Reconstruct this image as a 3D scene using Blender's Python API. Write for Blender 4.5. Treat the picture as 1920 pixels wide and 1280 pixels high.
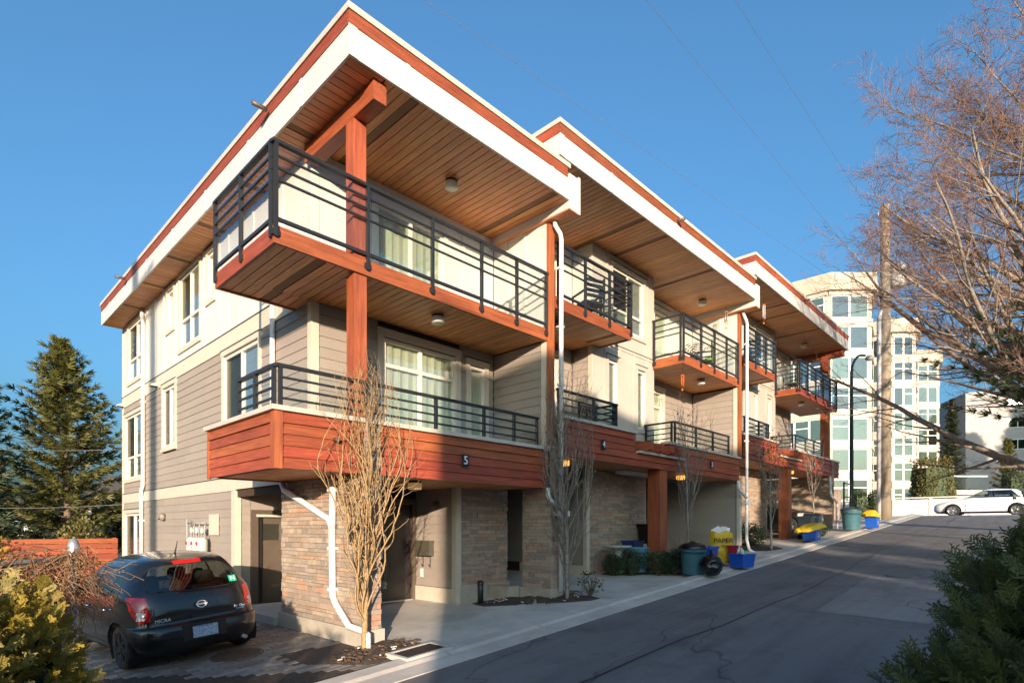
import bpy, bmesh, math, random
from mathutils import Vector, Matrix, noise
R = math.radians
for o in list(bpy.data.objects): bpy.data.objects.remove(o)
scene = bpy.context.scene
COL = scene.collection

# ------------------------------------------------------------------ camera
# The street runs along +X, the depth of the buildings along +Y, the eye is at z = 0.
AZ = math.atan(1035.0 / 1075.0)                    # angle of the view axis to the street
cam_d = bpy.data.cameras.new('camera'); cam = bpy.data.objects.new('camera', cam_d); COL.objects.link(cam)
cam_d.sensor_width = 36.0; cam_d.lens = 1075.0 / 1920.0 * 36.0
cam_d.shift_y = (989.0 - 640.0) / 1920.0
cam_d.clip_start = 0.05; cam_d.clip_end = 3000
cam.location = (0, 0, 0); cam.rotation_euler = (R(90), 0, AZ - R(90))
scene.camera = cam

# ------------------------------------------------------------------ light
SUNV = Vector((1.0, 1.15, -0.24)).normalized()    # direction the sunlight travels
SUN_EL = math.asin(-SUNV.z); SUN_AZ = math.atan2(-SUNV.x, -SUNV.y)
world = bpy.data.worlds.new('World'); scene.world = world; world.use_nodes = True
wn = world.node_tree.nodes; wl = world.node_tree.links
sky = wn.new('ShaderNodeTexSky'); sky.sky_type = 'NISHITA'; sky.sun_disc = False
sky.sun_elevation = SUN_EL; sky.sun_rotation = SUN_AZ
sky.altitude = 0; sky.air_density = 1.0; sky.dust_density = 6.0; sky.ozone_density = 6.0
gam = wn.new('ShaderNodeGamma'); gam.inputs[1].default_value = 0.9            # evens the gradient, as the camera's tone curve does
wl.new(sky.outputs[0], gam.inputs[0]); tint = wn.new('ShaderNodeMix'); tint.data_type = 'RGBA'; tint.blend_type = 'MULTIPLY'; tint.inputs[0].default_value = 1.0; tint.inputs[7].default_value = (0.97, 0.99, 0.84, 1)   # white balance
wl.new(gam.outputs[0], tint.inputs[6]); wl.new(tint.outputs[2], wn['Background'].inputs[0]); wn['Background'].inputs[1].default_value = 0.148
sun_d = bpy.data.lights.new('sun', 'SUN'); sun = bpy.data.objects.new('sun', sun_d); COL.objects.link(sun)
sun_d.energy = 2.85; sun_d.angle = R(0.55); sun_d.color = (1.0, 0.79, 0.60)
sun.rotation_euler = SUNV.to_track_quat('-Z', 'Y').to_euler(); sun.location = (-20, -23, 12)
vs = scene.view_settings
vs.view_transform = 'Standard'; vs.look = 'None'; vs.exposure = 1.75; vs.gamma = 1.0; vs.use_curve_mapping = False

# ------------------------------------------------------------------ helpers
SH = {}                                            # node snippets
def mk(name, c, rough=.6, var=.12, scale=3.0, objvar=0., bump=0., bscale=60., metal=0., stretch=None, c2=None, emit=0., spec=.5, coat=0., dirt=0.):
    m = bpy.data.materials.new(name); m.use_nodes = True
    nt = m.node_tree; N = nt.nodes; L = nt.links; b = N['Principled BSDF']
    b.inputs['Roughness'].default_value = rough; b.inputs['Metallic'].default_value = metal
    b.inputs['Specular IOR Level'].default_value = spec; b.inputs['Coat Weight'].default_value = coat
    geo = N.new('ShaderNodeNewGeometry'); mp = N.new('ShaderNodeMapping'); mp.vector_type = 'POINT'
    L.new(geo.outputs['Position'], mp.inputs[0])
    if stretch: mp.inputs['Scale'].default_value = stretch
    n = N.new('ShaderNodeTexNoise'); n.inputs['Scale'].default_value = scale; n.inputs['Detail'].default_value = 6; n.inputs['Roughness'].default_value = .62
    L.new(mp.outputs[0], n.inputs['Vector'])
    mix = N.new('ShaderNodeMix'); mix.data_type = 'RGBA'
    cr = N.new('ShaderNodeValToRGB'); L.new(n.outputs[0], cr.inputs[0])
    cr.color_ramp.elements[0].position = .32; cr.color_ramp.elements[1].position = .68
    c2 = c2 or tuple(v * (1 - var) for v in c)
    hi = tuple(min(1, v * (1 + var)) for v in c)
    cr.color_ramp.elements[0].color = (*c2, 1); cr.color_ramp.elements[1].color = (*hi, 1)
    out = cr.outputs[0]
    if objvar:
        oi = N.new('ShaderNodeObjectInfo'); hs = N.new('ShaderNodeHueSaturation')
        mr = N.new('ShaderNodeMapRange'); mr.inputs[3].default_value = 1 - objvar; mr.inputs[4].default_value = 1 + objvar
        L.new(oi.outputs['Random'], mr.inputs[0]); L.new(mr.outputs[0], hs.inputs['Value']); L.new(out, hs.inputs['Color'])
        mr2 = N.new('ShaderNodeMath'); mr2.operation = 'MULTIPLY_ADD'; mr2.inputs[1].default_value = .02; mr2.inputs[2].default_value = .49
        fr = N.new('ShaderNodeMath'); fr.operation = 'FRACT'; ml = N.new('ShaderNodeMath'); ml.operation = 'MULTIPLY'; ml.inputs[1].default_value = 7.3
        L.new(oi.outputs['Random'], ml.inputs[0]); L.new(ml.outputs[0], fr.inputs[0]); L.new(fr.outputs[0], mr2.inputs[0]); L.new(mr2.outputs[0], hs.inputs['Hue'])
        out = hs.outputs[0]
    if dirt:
        n2 = N.new('ShaderNodeTexNoise'); n2.inputs['Scale'].default_value = .9; n2.inputs['Detail'].default_value = 8; n2.inputs['Roughness'].default_value = .7
        L.new(geo.outputs['Position'], n2.inputs['Vector'])
        r2 = N.new('ShaderNodeMapRange'); r2.inputs[1].default_value = .42; r2.inputs[2].default_value = .62; r2.inputs[3].default_value = 0; r2.inputs[4].default_value = dirt
        L.new(n2.outputs[0], r2.inputs[0])
        L.new(r2.outputs[0], mix.inputs[0]); L.new(out, mix.inputs[6]); mix.inputs[7].default_value = (c[0]*.45, c[1]*.42, c[2]*.38, 1)
        out = mix.outputs[2]
    L.new(out, b.inputs['Base Color'])
    if bump:
        nb = N.new('ShaderNodeTexNoise'); nb.inputs['Scale'].default_value = bscale; nb.inputs['Detail'].default_value = 4
        L.new(mp.outputs[0], nb.inputs['Vector'])
        bp = N.new('ShaderNodeBump'); bp.inputs['Strength'].default_value = bump; bp.inputs['Distance'].default_value = .02
        L.new(nb.outputs[0], bp.inputs['Height']); L.new(bp.outputs[0], b.inputs['Normal'])
    if emit:
        b.inputs['Emission Color'].default_value = (*c, 1); b.inputs['Emission Strength'].default_value = emit
    return m
def glass(name, tint=(.8, .88, .86), base=.06, rough=.0, fac=.55, ior=1.5):
    m = bpy.data.materials.new(name); m.use_nodes = True; nt = m.node_tree; N = nt.nodes; L = nt.links
    for n in list(N): N.remove(n)
    out = N.new('ShaderNodeOutputMaterial'); tr = N.new('ShaderNodeBsdfTransparent'); gl = N.new('ShaderNodeBsdfGlossy'); mx = N.new('ShaderNodeMixShader')
    lw = N.new('ShaderNodeLayerWeight'); lw.inputs[0].default_value = .5; pw = N.new('ShaderNodeMath'); pw.operation = 'POWER'; pw.inputs[1].default_value = 4.0
    fr = pw; L.new(lw.outputs['Facing'], pw.inputs[0]); ad = N.new('ShaderNodeMath'); ad.operation = 'MULTIPLY_ADD'; ad.inputs[1].default_value = fac; ad.inputs[2].default_value = base
    ad.use_clamp = True
    tr.inputs[0].default_value = (*tint, 1); gl.inputs['Roughness'].default_value = rough; gl.inputs[0].default_value = (.95, .97, 1, 1)
    geo = N.new('ShaderNodeNewGeometry'); nz = N.new('ShaderNodeTexNoise'); nz.inputs['Scale'].default_value = 1.3; L.new(geo.outputs['Position'], nz.inputs['Vector'])
    bp = N.new('ShaderNodeBump'); bp.inputs['Strength'].default_value = .05; bp.inputs['Distance'].default_value = .05; L.new(nz.outputs[0], bp.inputs['Height']); L.new(bp.outputs[0], gl.inputs['Normal'])
    L.new(fr.outputs[0], ad.inputs[0]); L.new(ad.outputs[0], mx.inputs[0]); L.new(tr.outputs[0], mx.inputs[1]); L.new(gl.outputs[0], mx.inputs[2]); L.new(mx.outputs[0], out.inputs[0])
    return m

W = {}                                             # world matrices, kept by hand
ID = Matrix.Identity(4)
def link(o, parent=None, mw=None):
    COL.objects.link(o); mw = mw or ID; W[o.name] = mw
    o.matrix_basis = mw
    if parent is not None:
        o.parent = parent; o.matrix_parent_inverse = W[parent.name].inverted()
    return o
def tag(o, label, cat, group=None, kind=None):
    if label: o['label'] = label
    if cat: o['category'] = cat
    if group: o['group'] = group
    if kind: o['kind'] = kind
    return o
def thing(name, label, cat, loc=(0, 0, 0), group=None):
    o = bpy.data.objects.new(name, None); o.empty_display_size = .2
    link(o, None, Matrix.Translation(loc)); return tag(o, label, cat, group)
def place(o, loc, rz=0, s=1.0, rx=0, ry=0):        # move a thing that was built round the origin
    m = Matrix.Translation(loc) @ Matrix.Rotation(rz, 4, 'Z') @ Matrix.Rotation(ry, 4, 'Y') @ Matrix.Rotation(rx, 4, 'X') @ Matrix.Diagonal((s, s, s, 1))
    o.matrix_basis = m; W[o.name] = m
    def rec(p):
        for c in KIDS.get(p.name, []): W[c.name] = m @ W[c.name]; rec(c)
    return o
KIDS = {}
def copy_tree(o, parent=None, root=True):
    c = o.copy(); COL.objects.link(c); W[c.name] = W[o.name].copy()
    if parent is not None: c.parent = parent
    for ch in list(o.children): copy_tree(ch, c, False)
    return c
CUBE = {}
def cube_mesh(mat):
    k = mat.name
    if k not in CUBE:
        v = [(x, y, z) for x in (-.5, .5) for y in (-.5, .5) for z in (-.5, .5)]
        f = [(0, 1, 3, 2), (4, 6, 7, 5), (0, 4, 5, 1), (2, 3, 7, 6), (0, 2, 6, 4), (1, 5, 7, 3)]
        me = bpy.data.meshes.new('box_' + k); me.from_pydata(v, [], f); me.materials.append(mat); CUBE[k] = me
    return CUBE[k]
def bx(name, mat, parent, x0, x1, y0, y1, z0, z1, rot=None):
    o = bpy.data.objects.new(name, cube_mesh(mat))
    m = Matrix.Translation(((x0 + x1) / 2, (y0 + y1) / 2, (z0 + z1) / 2))
    if rot: m = m @ rot
    m = m @ Matrix.Diagonal((max(abs(x1 - x0), 1e-4), max(abs(y1 - y0), 1e-4), max(abs(z1 - z0), 1e-4), 1))
    return link(o, parent, m)
def fbx(face, plane, name, mat, parent, a0, a1, z0, z1, d0, d1):
    """box on a wall: face 'X' looks to -X, 'Y' looks to -Y; d is the depth into the wall"""
    if face == 'X': return bx(name, mat, parent, plane + d0, plane + d1, a0, a1, z0, z1)
    return bx(name, mat, parent, a0, a1, plane + d0, plane + d1, z0, z1)
WEDGE = {}
def wedge_mesh(mat, face):
    k = (mat.name, face)
    if k not in WEDGE:                             # lap board: thick at the bottom, thin at the top
        v = []
        for a in (-.5, .5):
            for d, z in ((.5, -.5), (.5, .5), (-.5, -.5), (.15, .5)):
                v.append((d, a, z) if face == 'X' else (a, d, z))
        f = [(0, 1, 3, 2), (4, 6, 7, 5), (2, 3, 7, 6), (0, 4, 5, 1), (0, 2, 6, 4), (1, 5, 7, 3)]
        me = bpy.data.meshes.new('lap_' + mat.name); me.from_pydata(v, [], f); me.materials.append(mat)
        bm = bmesh.new(); bm.from_mesh(me); bmesh.ops.recalc_face_normals(bm, faces=bm.faces); bm.to_mesh(me); bm.free(); WEDGE[k] = me
    return WEDGE[k]
def cut(a0, a1, holes):
    segs = [(a0, a1)]
    for h0, h1 in holes:
        ns = []
        for s0, s1 in segs:
            if h1 <= s0 or h0 >= s1: ns.append((s0, s1)); continue
            if h0 > s0 + .02: ns.append((s0, h0))
            if h1 < s1 - .02: ns.append((h1, s1))
        segs = ns
    return segs
BUTT = random.Random(2)
def lap(parent, mat, face, plane, a0, a1, z0, z1, holes=(), h=.165, name='siding_board', t=.022):
    n = max(1, round((z1 - z0) / h)); h = (z1 - z0) / n
    for i in range(n):
        b, tp = z0 + i * h, z0 + (i + 1) * h
        runs = []
        for s0, s1 in cut(a0, a1, [(H[0], H[1]) for H in holes if H[2] < tp - .03 and H[3] > b + .03]):
            while s1 - s0 > 2.2:                       # boards come in lengths: staggered butt joints
                c = s0 + min(BUTT.uniform(.9, 3.4), s1 - s0 - .4); runs.append((s0, c - .002)); s0 = c + .002
            runs.append((s0, s1))
        for s0, s1 in runs:
            o = bpy.data.objects.new(name, wedge_mesh(mat, face)); m = (s0 + s1) / 2; d = plane + t / 2
            loc = (d, m, (b + tp) / 2) if face == 'X' else (m, d, (b + tp) / 2)
            sc = (t, s1 - s0, h, 1) if face == 'X' else (s1 - s0, t, h, 1)
            link(o, parent, Matrix.Translation(loc) @ Matrix.Diagonal(sc))
class MB:
    def __init__(s): s.v = []; s.f = []; s.m = []; s.sm = []
    def box(s, x0, x1, y0, y1, z0, z1, mi=0, M=None):
        n = len(s.v); P = [Vector((x, y, z)) for x in (x0, x1) for y in (y0, y1) for z in (z0, z1)]
        if M: P = [M @ p for p in P]
        s.v += P
        for q in ((0, 1, 3, 2), (4, 6, 7, 5), (0, 4, 5, 1), (2, 3, 7, 6), (0, 2, 6, 4), (1, 5, 7, 3)): s.f.append(tuple(n + i for i in q)); s.m.append(mi); s.sm.append(False)
        return s
    def tube(s, pts, rad, k=6, mi=0, smooth=True, cap=True):
        pts = [Vector(p) for p in pts]
        if not hasattr(rad, '__len__'): rad = [rad] * len(pts)
        n0 = len(s.v); up = Vector((0, 0, 1)); prev = None
        for i, p in enumerate(pts):
            d = (pts[min(i + 1, len(pts) - 1)] - pts[max(i - 1, 0)])
            if d.length < 1e-9: d = Vector((0, 0, 1))
            d.normalize()
            if prev is None: u = d.orthogonal().normalized()
            else:
                u = prev - d * prev.dot(d); u = u.normalized() if u.length > 1e-6 else d.orthogonal().normalized()
            prev = u; w = d.cross(u)
            for j in range(k):
                a = 2 * math.pi * j / k; s.v.append(p + (u * math.cos(a) + w * math.sin(a)) * rad[i])
        for i in range(len(pts) - 1):
            for j in range(k):
                a = n0 + i * k + j; b = n0 + i * k + (j + 1) % k; s.f.append((a, b, b + k, a + k)); s.m.append(mi); s.sm.append(smooth)
        if cap and k > 2:
            s.f.append(tuple(n0 + j for j in range(k))[::-1]); s.m.append(mi); s.sm.append(False)
            e = n0 + (len(pts) - 1) * k; s.f.append(tuple(e + j for j in range(k))); s.m.append(mi); s.sm.append(False)
        return s
    def lathe(s, prof, c=(0, 0, 0), k=20, mi=0, M=None, smooth=True, cap=True):
        n0 = len(s.v)
        for r, z in prof:
            for j in range(k):
                a = 2 * math.pi * j / k; p = Vector((c[0] + r * math.cos(a), c[1] + r * math.sin(a), c[2] + z)); s.v.append(M @ p if M else p)
        for i in range(len(prof) - 1):
            for j in range(k):
                a = n0 + i * k + j; b = n0 + i * k + (j + 1) % k; s.f.append((a, b, b + k, a + k)); s.m.append(mi); s.sm.append(smooth)
        if cap:
            s.f.append(tuple(n0 + j for j in range(k))[::-1]); s.m.append(mi); s.sm.append(False)
            e = n0 + (len(prof) - 1) * k; s.f.append(tuple(e + j for j in range(k))); s.m.append(mi); s.sm.append(False)
        return s
    def prism(s, poly, h0, h1, axis='z', mi=0):
        n = len(poly); n0 = len(s.v)
        for h in (h0, h1):
            for a, b in poly: s.v.append(Vector((a, b, h)) if axis == 'z' else (Vector((h, a, b)) if axis == 'x' else Vector((a, h, b))))
        for i in range(n): s.f.append((n0 + i, n0 + (i + 1) % n, n0 + n + (i + 1) % n, n0 + n + i)); s.m.append(mi); s.sm.append(False)
        s.f.append(tuple(n0 + i for i in range(n))[::-1]); s.f.append(tuple(n0 + n + i for i in range(n))); s.m += [mi, mi]; s.sm += [False, False]
        return s
    def face(s, pts, mi=0, smooth=False):
        n = len(s.v); s.v += [Vector(p) for p in pts]; s.f.append(tuple(range(n, n + len(pts)))); s.m.append(mi); s.sm.append(smooth); return s
    def mesh(s, name, mats):
        me = bpy.data.meshes.new(name); me.from_pydata([tuple(p) for p in s.v], [], s.f)
        for m in (mats if isinstance(mats, (list, tuple)) else [mats]): me.materials.append(m)
        me.polygons.foreach_set('material_index', s.m); me.polygons.foreach_set('use_smooth', s.sm); me.update(); return me
    def build(s, name, mats, parent=None, mw=None, fixn=False):
        """vertices are in world space (or local to mw)"""
        me = s.mesh(name, mats)
        if fixn:
            bm = bmesh.new(); bm.from_mesh(me); bmesh.ops.recalc_face_normals(bm, faces=bm.faces); bm.to_mesh(me); bm.free()
        return link(bpy.data.objects.new(name, me), parent, mw)
def text(name, s, mat, parent, loc, size, rot, depth=.003, font_shear=0., align='CENTER'):
    cu = bpy.data.curves.new(name, 'FONT'); cu.body = s; cu.size = size; cu.extrude = depth; cu.align_x = align; cu.align_y = 'CENTER'; cu.shear = font_shear
    t = bpy.data.objects.new('tmp', cu); COL.objects.link(t)
    dg = bpy.context.evaluated_depsgraph_get(); me = bpy.data.meshes.new_from_object(t.evaluated_get(dg)); bpy.data.objects.remove(t); bpy.data.curves.remove(cu)
    me.materials.clear(); me.materials.append(mat); me.name = name
    return link(bpy.data.objects.new(name, me), parent, Matrix.Translation(loc) @ rot)
FACE_Y = Matrix.Rotation(R(90), 4, 'X')            # text that faces -Y
FACE_X = Matrix.Rotation(R(-90), 4, 'Z') @ Matrix.Rotation(R(90), 4, 'X')   # text that faces -X
def gz(x, y=0):                                    # height of the ground: the lane climbs along +X
    return -1.967 + .072 * max(-14, min(36, x))

# ------------------------------------------------------------------ materials
M = {}
M['siding'] = mk('grey_siding', (.30, .26, .22), .65, .08, 14, .05, .25, 40, stretch=(1, 1, 6), dirt=.10)
M['trim'] = mk('beige_trim', (.53, .47, .385), .55, .05, 6, .02, .1, 50)
M['white'] = mk('white_panel', (.60, .57, .525), .5, .05, 2, .04, .05, 40, dirt=.07)
M['metalwhite'] = mk('white_aluminium', (.68, .67, .65), .35, .03, 5)
M['cap'] = mk('beige_cap_flashing', (.50, .455, .385), .4, .06, 5)
M['cedarx'] = mk('red_cedar_along_x', (.33, .078, .029), .55, .2, 6, .16, .3, 30, stretch=(.35, 3, 5), c2=(.20, .043, .018), dirt=.28)
M['cedary'] = mk('red_cedar_along_y', (.33, .078, .029), .55, .2, 6, .16, .3, 30, stretch=(3, .35, 5), c2=(.20, .043, .018), dirt=.28)
M['cedarz'] = mk('red_cedar_upright', (.35, .086, .033), .55, .2, 5, .12, .3, 30, stretch=(3, 3, .3), c2=(.22, .048, .02), dirt=.25)
M['plank_y'] = mk('soffit_plank_along_y', (.60, .262, .095), .5, .2, 7, .14, .15, 30, stretch=(4, .3, 1), c2=(.42, .17, .057))
M['plank_x'] = mk('soffit_plank_along_x', (.60, .262, .095), .5, .2, 7, .14, .15, 30, stretch=(.3, 4, 1), c2=(.42, .17, .057))
M['dark'] = mk('dark_void', (.012, .011, .011), .9, .1, 3)
M['gap'] = mk('joint_shadow_brown', (.05, .025, .013), .9, .1, 3)
M['black'] = mk('black_metal', (.018, .019, .021), .38, .1, 8)
M['vinyl'] = mk('beige_vinyl_frame', (.66, .61, .52), .4, .03, 5)
M['vent'] = mk('dark_vent_strip', (.20, .10, .045), .7, .1, 5)
M['brown'] = mk('brown_door_paint', (.10, .075, .055), .45, .08, 6)
M['doorblack'] = mk('dark_door', (.022, .019, .018), .35, .1, 6)
M['interior'] = mk('dim_room', (.10, .085, .06), .8, .3, 1.5)
M['blind'] = mk('pale_blind', (.46, .46, .42), .6, .05, 4, .03)
M['curtain'] = mk('pale_curtain', (.66, .64, .50), .8, .1, 3, stretch=(8, 8, .2))
M['glass'] = glass('window_glass', (.86, .9, .88), .14, .0, .8)
M['screen'] = glass('insect_screen', (.72, .70, .66), .02, .3, .1)
M['bglass'] = glass('balcony_glass', (.93, .96, .95), .035, .0, .6)
M['conc'] = mk('concrete', (.56, .515, .455), .85, .12, 1.6, .04, .25, 90, dirt=.35)
M['concrete_old'] = mk('old_concrete', (.42, .37, .30), .9, .18, 2.2, .03, .4, 50, dirt=.3)
M['mortar'] = mk('stone_joint', (.06, .05, .042), .95, .2, 20)
def asphalt(name, c):
    m = mk(name, c, .85, .30, 150, 0, .5, 200); nt = m.node_tree; N = nt.nodes; L = nt.links; b = N['Principled BSDF']; src = b.inputs['Base Color'].links[0].from_socket
    g = N.new('ShaderNodeNewGeometry')
    def mul(sock, fac_sock, dark):
        mx = N.new('ShaderNodeMix'); mx.data_type = 'RGBA'; mx.blend_type = 'MULTIPLY'; L.new(fac_sock, mx.inputs[0]); L.new(sock, mx.inputs[6]); mx.inputs[7].default_value = (*dark, 1); return mx.outputs[2]
    def nz(scale, st, lo, hi, amt, detail=6):
        mp = N.new('ShaderNodeMapping'); mp.inputs['Scale'].default_value = st; L.new(g.outputs['Position'], mp.inputs[0]); n = N.new('ShaderNodeTexNoise'); n.inputs['Scale'].default_value = scale; n.inputs['Detail'].default_value = detail; n.inputs['Roughness'].default_value = .7; L.new(mp.outputs[0], n.inputs['Vector'])
        r = N.new('ShaderNodeMapRange'); r.inputs[1].default_value = lo; r.inputs[2].default_value = hi; r.inputs[4].default_value = amt; L.new(n.outputs[0], r.inputs[0]); return r.outputs[0]
    s = mul(src, nz(1.0, (.10, 1.6, 1), .42, .64, .75), (.62, .62, .64))            # tyre-polished streaks along the lane
    s = mul(s, nz(.8, (1, 1, 1), .50, .66, .8), (.66, .65, .64)); s = mul(s, nz(5.0, (1, 1, 1), .60, .72, .8), (.55, .54, .52)); s = mul(s, nz(28, (1, 1, 1), .62, .74, .8), (.45, .45, .45))
    mp = N.new('ShaderNodeMapping'); mp.inputs['Scale'].default_value = (.34, .62, 1); L.new(g.outputs['Position'], mp.inputs[0]); dn = N.new('ShaderNodeTexNoise'); dn.inputs['Scale'].default_value = 2.2; L.new(mp.outputs[0], dn.inputs['Vector']); ad = N.new('ShaderNodeMix'); ad.data_type = 'RGBA'; ad.inputs[0].default_value = .28; L.new(mp.outputs[0], ad.inputs[6]); L.new(dn.outputs[1], ad.inputs[7])
    v = N.new('ShaderNodeTexVoronoi'); v.feature = 'DISTANCE_TO_EDGE'; v.inputs['Scale'].default_value = 1.0; L.new(ad.outputs[2], v.inputs['Vector']); r = N.new('ShaderNodeMapRange'); r.inputs[1].default_value = .0; r.inputs[2].default_value = .006; r.inputs[3].default_value = .75; r.inputs[4].default_value = 0; L.new(v.outputs['Distance'], r.inputs[0])
    s = mul(s, r.outputs[0], (.35, .34, .33)); L.new(s, b.inputs['Base Color']); return m
M['asphalt'] = asphalt('asphalt', (.175, .172, .172))
M['asphalt2'] = asphalt('patched_asphalt', (.26, .25, .24))
M['soil'] = mk('dark_soil', (.06, .042, .03), .95, .5, 30, 0, .9, 50)
M['ground'] = mk('rough_ground', (.10, .085, .055), .95, .4, 1.5, 0, .5, 20, c2=(.05, .06, .025))
M['steel'] = mk('galvanised_steel', (.42, .43, .43), .4, .12, 12, metal=.6)
M['bulb'] = mk('frosted_lamp_glass', (.62, .60, .54), .35, .04, 5)
STONES = [mk('ledge_stone_%s' % n, c, .9, .18, 22, .08, .5, 60) for n, c in (
    ('taupe', (.32, .25, .19)), ('sand', (.40, .31, .225)), ('rust', (.42, .255, .165)), ('grey', (.26, .22, .18)), ('buff', (.36, .295, .225)), ('umber', (.30, .22, .165)))]

def leafmat(name, dark, light, rough=.6, trans=.25):
    m = bpy.data.materials.new(name); m.use_nodes = True; nt = m.node_tree; N = nt.nodes; L = nt.links; b = N['Principled BSDF']
    g = N.new('ShaderNodeNewGeometry'); cr = N.new('ShaderNodeValToRGB'); L.new(g.outputs['Random Per Island'], cr.inputs[0])
    nz = N.new('ShaderNodeTexNoise'); nz.inputs['Scale'].default_value = 2.5; L.new(g.outputs['Position'], nz.inputs['Vector'])
    md = N.new('ShaderNodeMath'); md.operation = 'MULTIPLY_ADD'; md.inputs[1].default_value = .5; L.new(g.outputs['Random Per Island'], md.inputs[0]); L.new(nz.outputs[0], md.inputs[2])
    mr = N.new('ShaderNodeMapRange'); mr.inputs[1].default_value = .4; mr.inputs[2].default_value = 1.1; L.new(md.outputs[0], mr.inputs[0]); L.new(mr.outputs[0], cr.inputs[0])
    cr.color_ramp.elements[0].color = (*dark, 1); cr.color_ramp.elements[1].color = (*light, 1); L.new(cr.outputs[0], b.inputs['Base Color']); b.inputs['Roughness'].default_value = rough
    if trans:
        tl = N.new('ShaderNodeBsdfTranslucent'); L.new(cr.outputs[0], tl.inputs[0]); mx = N.new('ShaderNodeMixShader'); mx.inputs[0].default_value = trans
        L.new(b.outputs[0], mx.inputs[1]); L.new(tl.outputs[0], mx.inputs[2]); L.new(mx.outputs[0], N['Material Output'].inputs[0])
    return m
# ------------------------------------------------------------------ the setting
def sheet(name, mat, x0, x1, y0, y1, dz, nx=1, ny=1, parent=None, zf=None, jit=0):
    zf = zf or (lambda x, y: gz(x)); b = MB(); vs_ = []
    for i in range(nx + 1):
        for j in range(ny + 1):
            x = x0 + (x1 - x0) * i / nx; y = y0 + (y1 - y0) * j / ny
            b.v.append(Vector((x, y, zf(x, y) + dz + (jit * noise.noise(Vector((x * 2.3, y * 2.3, 3))) if jit else 0))))
    for i in range(nx):
        for j in range(ny):
            a = i * (ny + 1) + j; b.f.append((a, a + ny + 1, a + ny + 2, a + 1)); b.m.append(0); b.sm.append(True)
    return b.build(name, mat, parent)
b = MB(); xs = [-500, -200, -60, -30, -14, 36, 60, 120, 300, 700]; ys = [-500, -100, -20, 0, 20, 60, 200, 700]
for x in xs:
    for y in ys: b.v.append(Vector((x, y, gz(x) - .02)))
for i in range(len(xs) - 1):
    for j in range(len(ys) - 1):
        a = i * len(ys) + j; b.f.append((a, a + len(ys), a + len(ys) + 1, a + 1)); b.m.append(0); b.sm.append(False)
tag(b.build('ground', M['ground']), None, None, kind='structure')
road = tag(sheet('road', M['asphalt'], -14, 36, .35, 5.30, 0, 50, 1), None, None, kind='structure')
cross = tag(sheet('cross_road', M['asphalt'], 36, 45, -60, 60, .0, 1, 1), None, None, kind='structure')
# lighter asphalt repair, its darker sealed border, seam along the lane
b = MB()
def gp(x, y, d): return (x, y, gz(x) + d)
b.face([gp(9.4, 1.3, .004), gp(13.3, 1.3, .004), gp(13.5, 2.85, .004), gp(9.55, 2.75, .004)])
b.build('asphalt_patch', M['asphalt2'], road)
b = MB(); pts = [gp(x, 3.55 + .12 * math.sin(x * .4) + .04 * math.sin(x * 2.1), .004) for x in [4 + i for i in range(31)]]
for p, q in zip(pts, pts[1:]): b.face([(p[0], p[1] - .018, p[2]), (q[0], q[1] - .018, q[2]), (q[0], q[1] + .018, q[2]), (p[0], p[1] + .018, p[2])])
M['seal'] = mk('bitumen_seal', (.022, .022, .024), .6, .2, 20)
b.build('asphalt_seam', M['seal'], road)
b = MB(); b.face([gp(35.2, .5, .005), gp(35.45, .5, .005), gp(35.45, 3.2, .005), gp(35.2, 3.2, .005)])
M['roadwhite'] = mk('road_paint', (.75, .74, .7), .7, .2, 20); b.build('stop_line', M['roadwhite'], road)
# kerb: flush concrete gutter cast in lengths, with open joints between
L0 = -6.0; kn = 0
kerb = tag(sheet('kerb_bed', M['conc'], -14, 36, 5.27, 5.86, -.015, 50, 1), None, None, kind='structure')
KM = bpy.data.meshes.new('kerb_length'); Lk = 1.78
v = [(0, 0, -.12), (0, 0, .012), (0, .30, .03), (0, .36, .06), (0, .56, .075), (0, .56, -.12)]
v = v + [(Lk - .018, y, z + .072 * (Lk - .018)) for _, y, z in v]; n = 6
KM.from_pydata(v, [], [(i, (i + 1) % n, n + (i + 1) % n, n + i) for i in range(n)] + [tuple(range(n))[::-1], tuple(range(n, 2 * n))]); KM.materials.append(M['conc'])
bm = bmesh.new(); bm.from_mesh(KM); bmesh.ops.recalc_face_normals(bm, faces=bm.faces); bm.to_mesh(KM); bm.free()
for i in range(24):
    x = L0 + i * Lk
    link(bpy.data.objects.new('kerb_length', KM), kerb, Matrix.Translation((x, 5.29, gz(x))))
# concrete aprons in front of the homes: cast in bays, porch floors run on under the balconies
apron = tag(sheet('driveway', M['conc'], 4.72, 36, 5.80, 14, .004, 40, 1), None, None, kind='structure')
for x0, x1, y0, y1 in ((4.75, 8.0, 5.87, 7.18), (4.75, 6.9, 7.2, 9.4), (8.98, 11.2, 5.87, 8.2), (11.22, 13.4, 6.62, 8.2), (13.42, 17.2, 5.9, 8.4), (18.3, 21.5, 5.9, 8.6), (21.6, 25.5, 5.9, 8.6), (25.6, 31, 5.9, 8.6)):
    q = sheet('concrete_bay', M['conc'], x0, x1, y0, y1, .014, 6, 1, apron)
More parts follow.
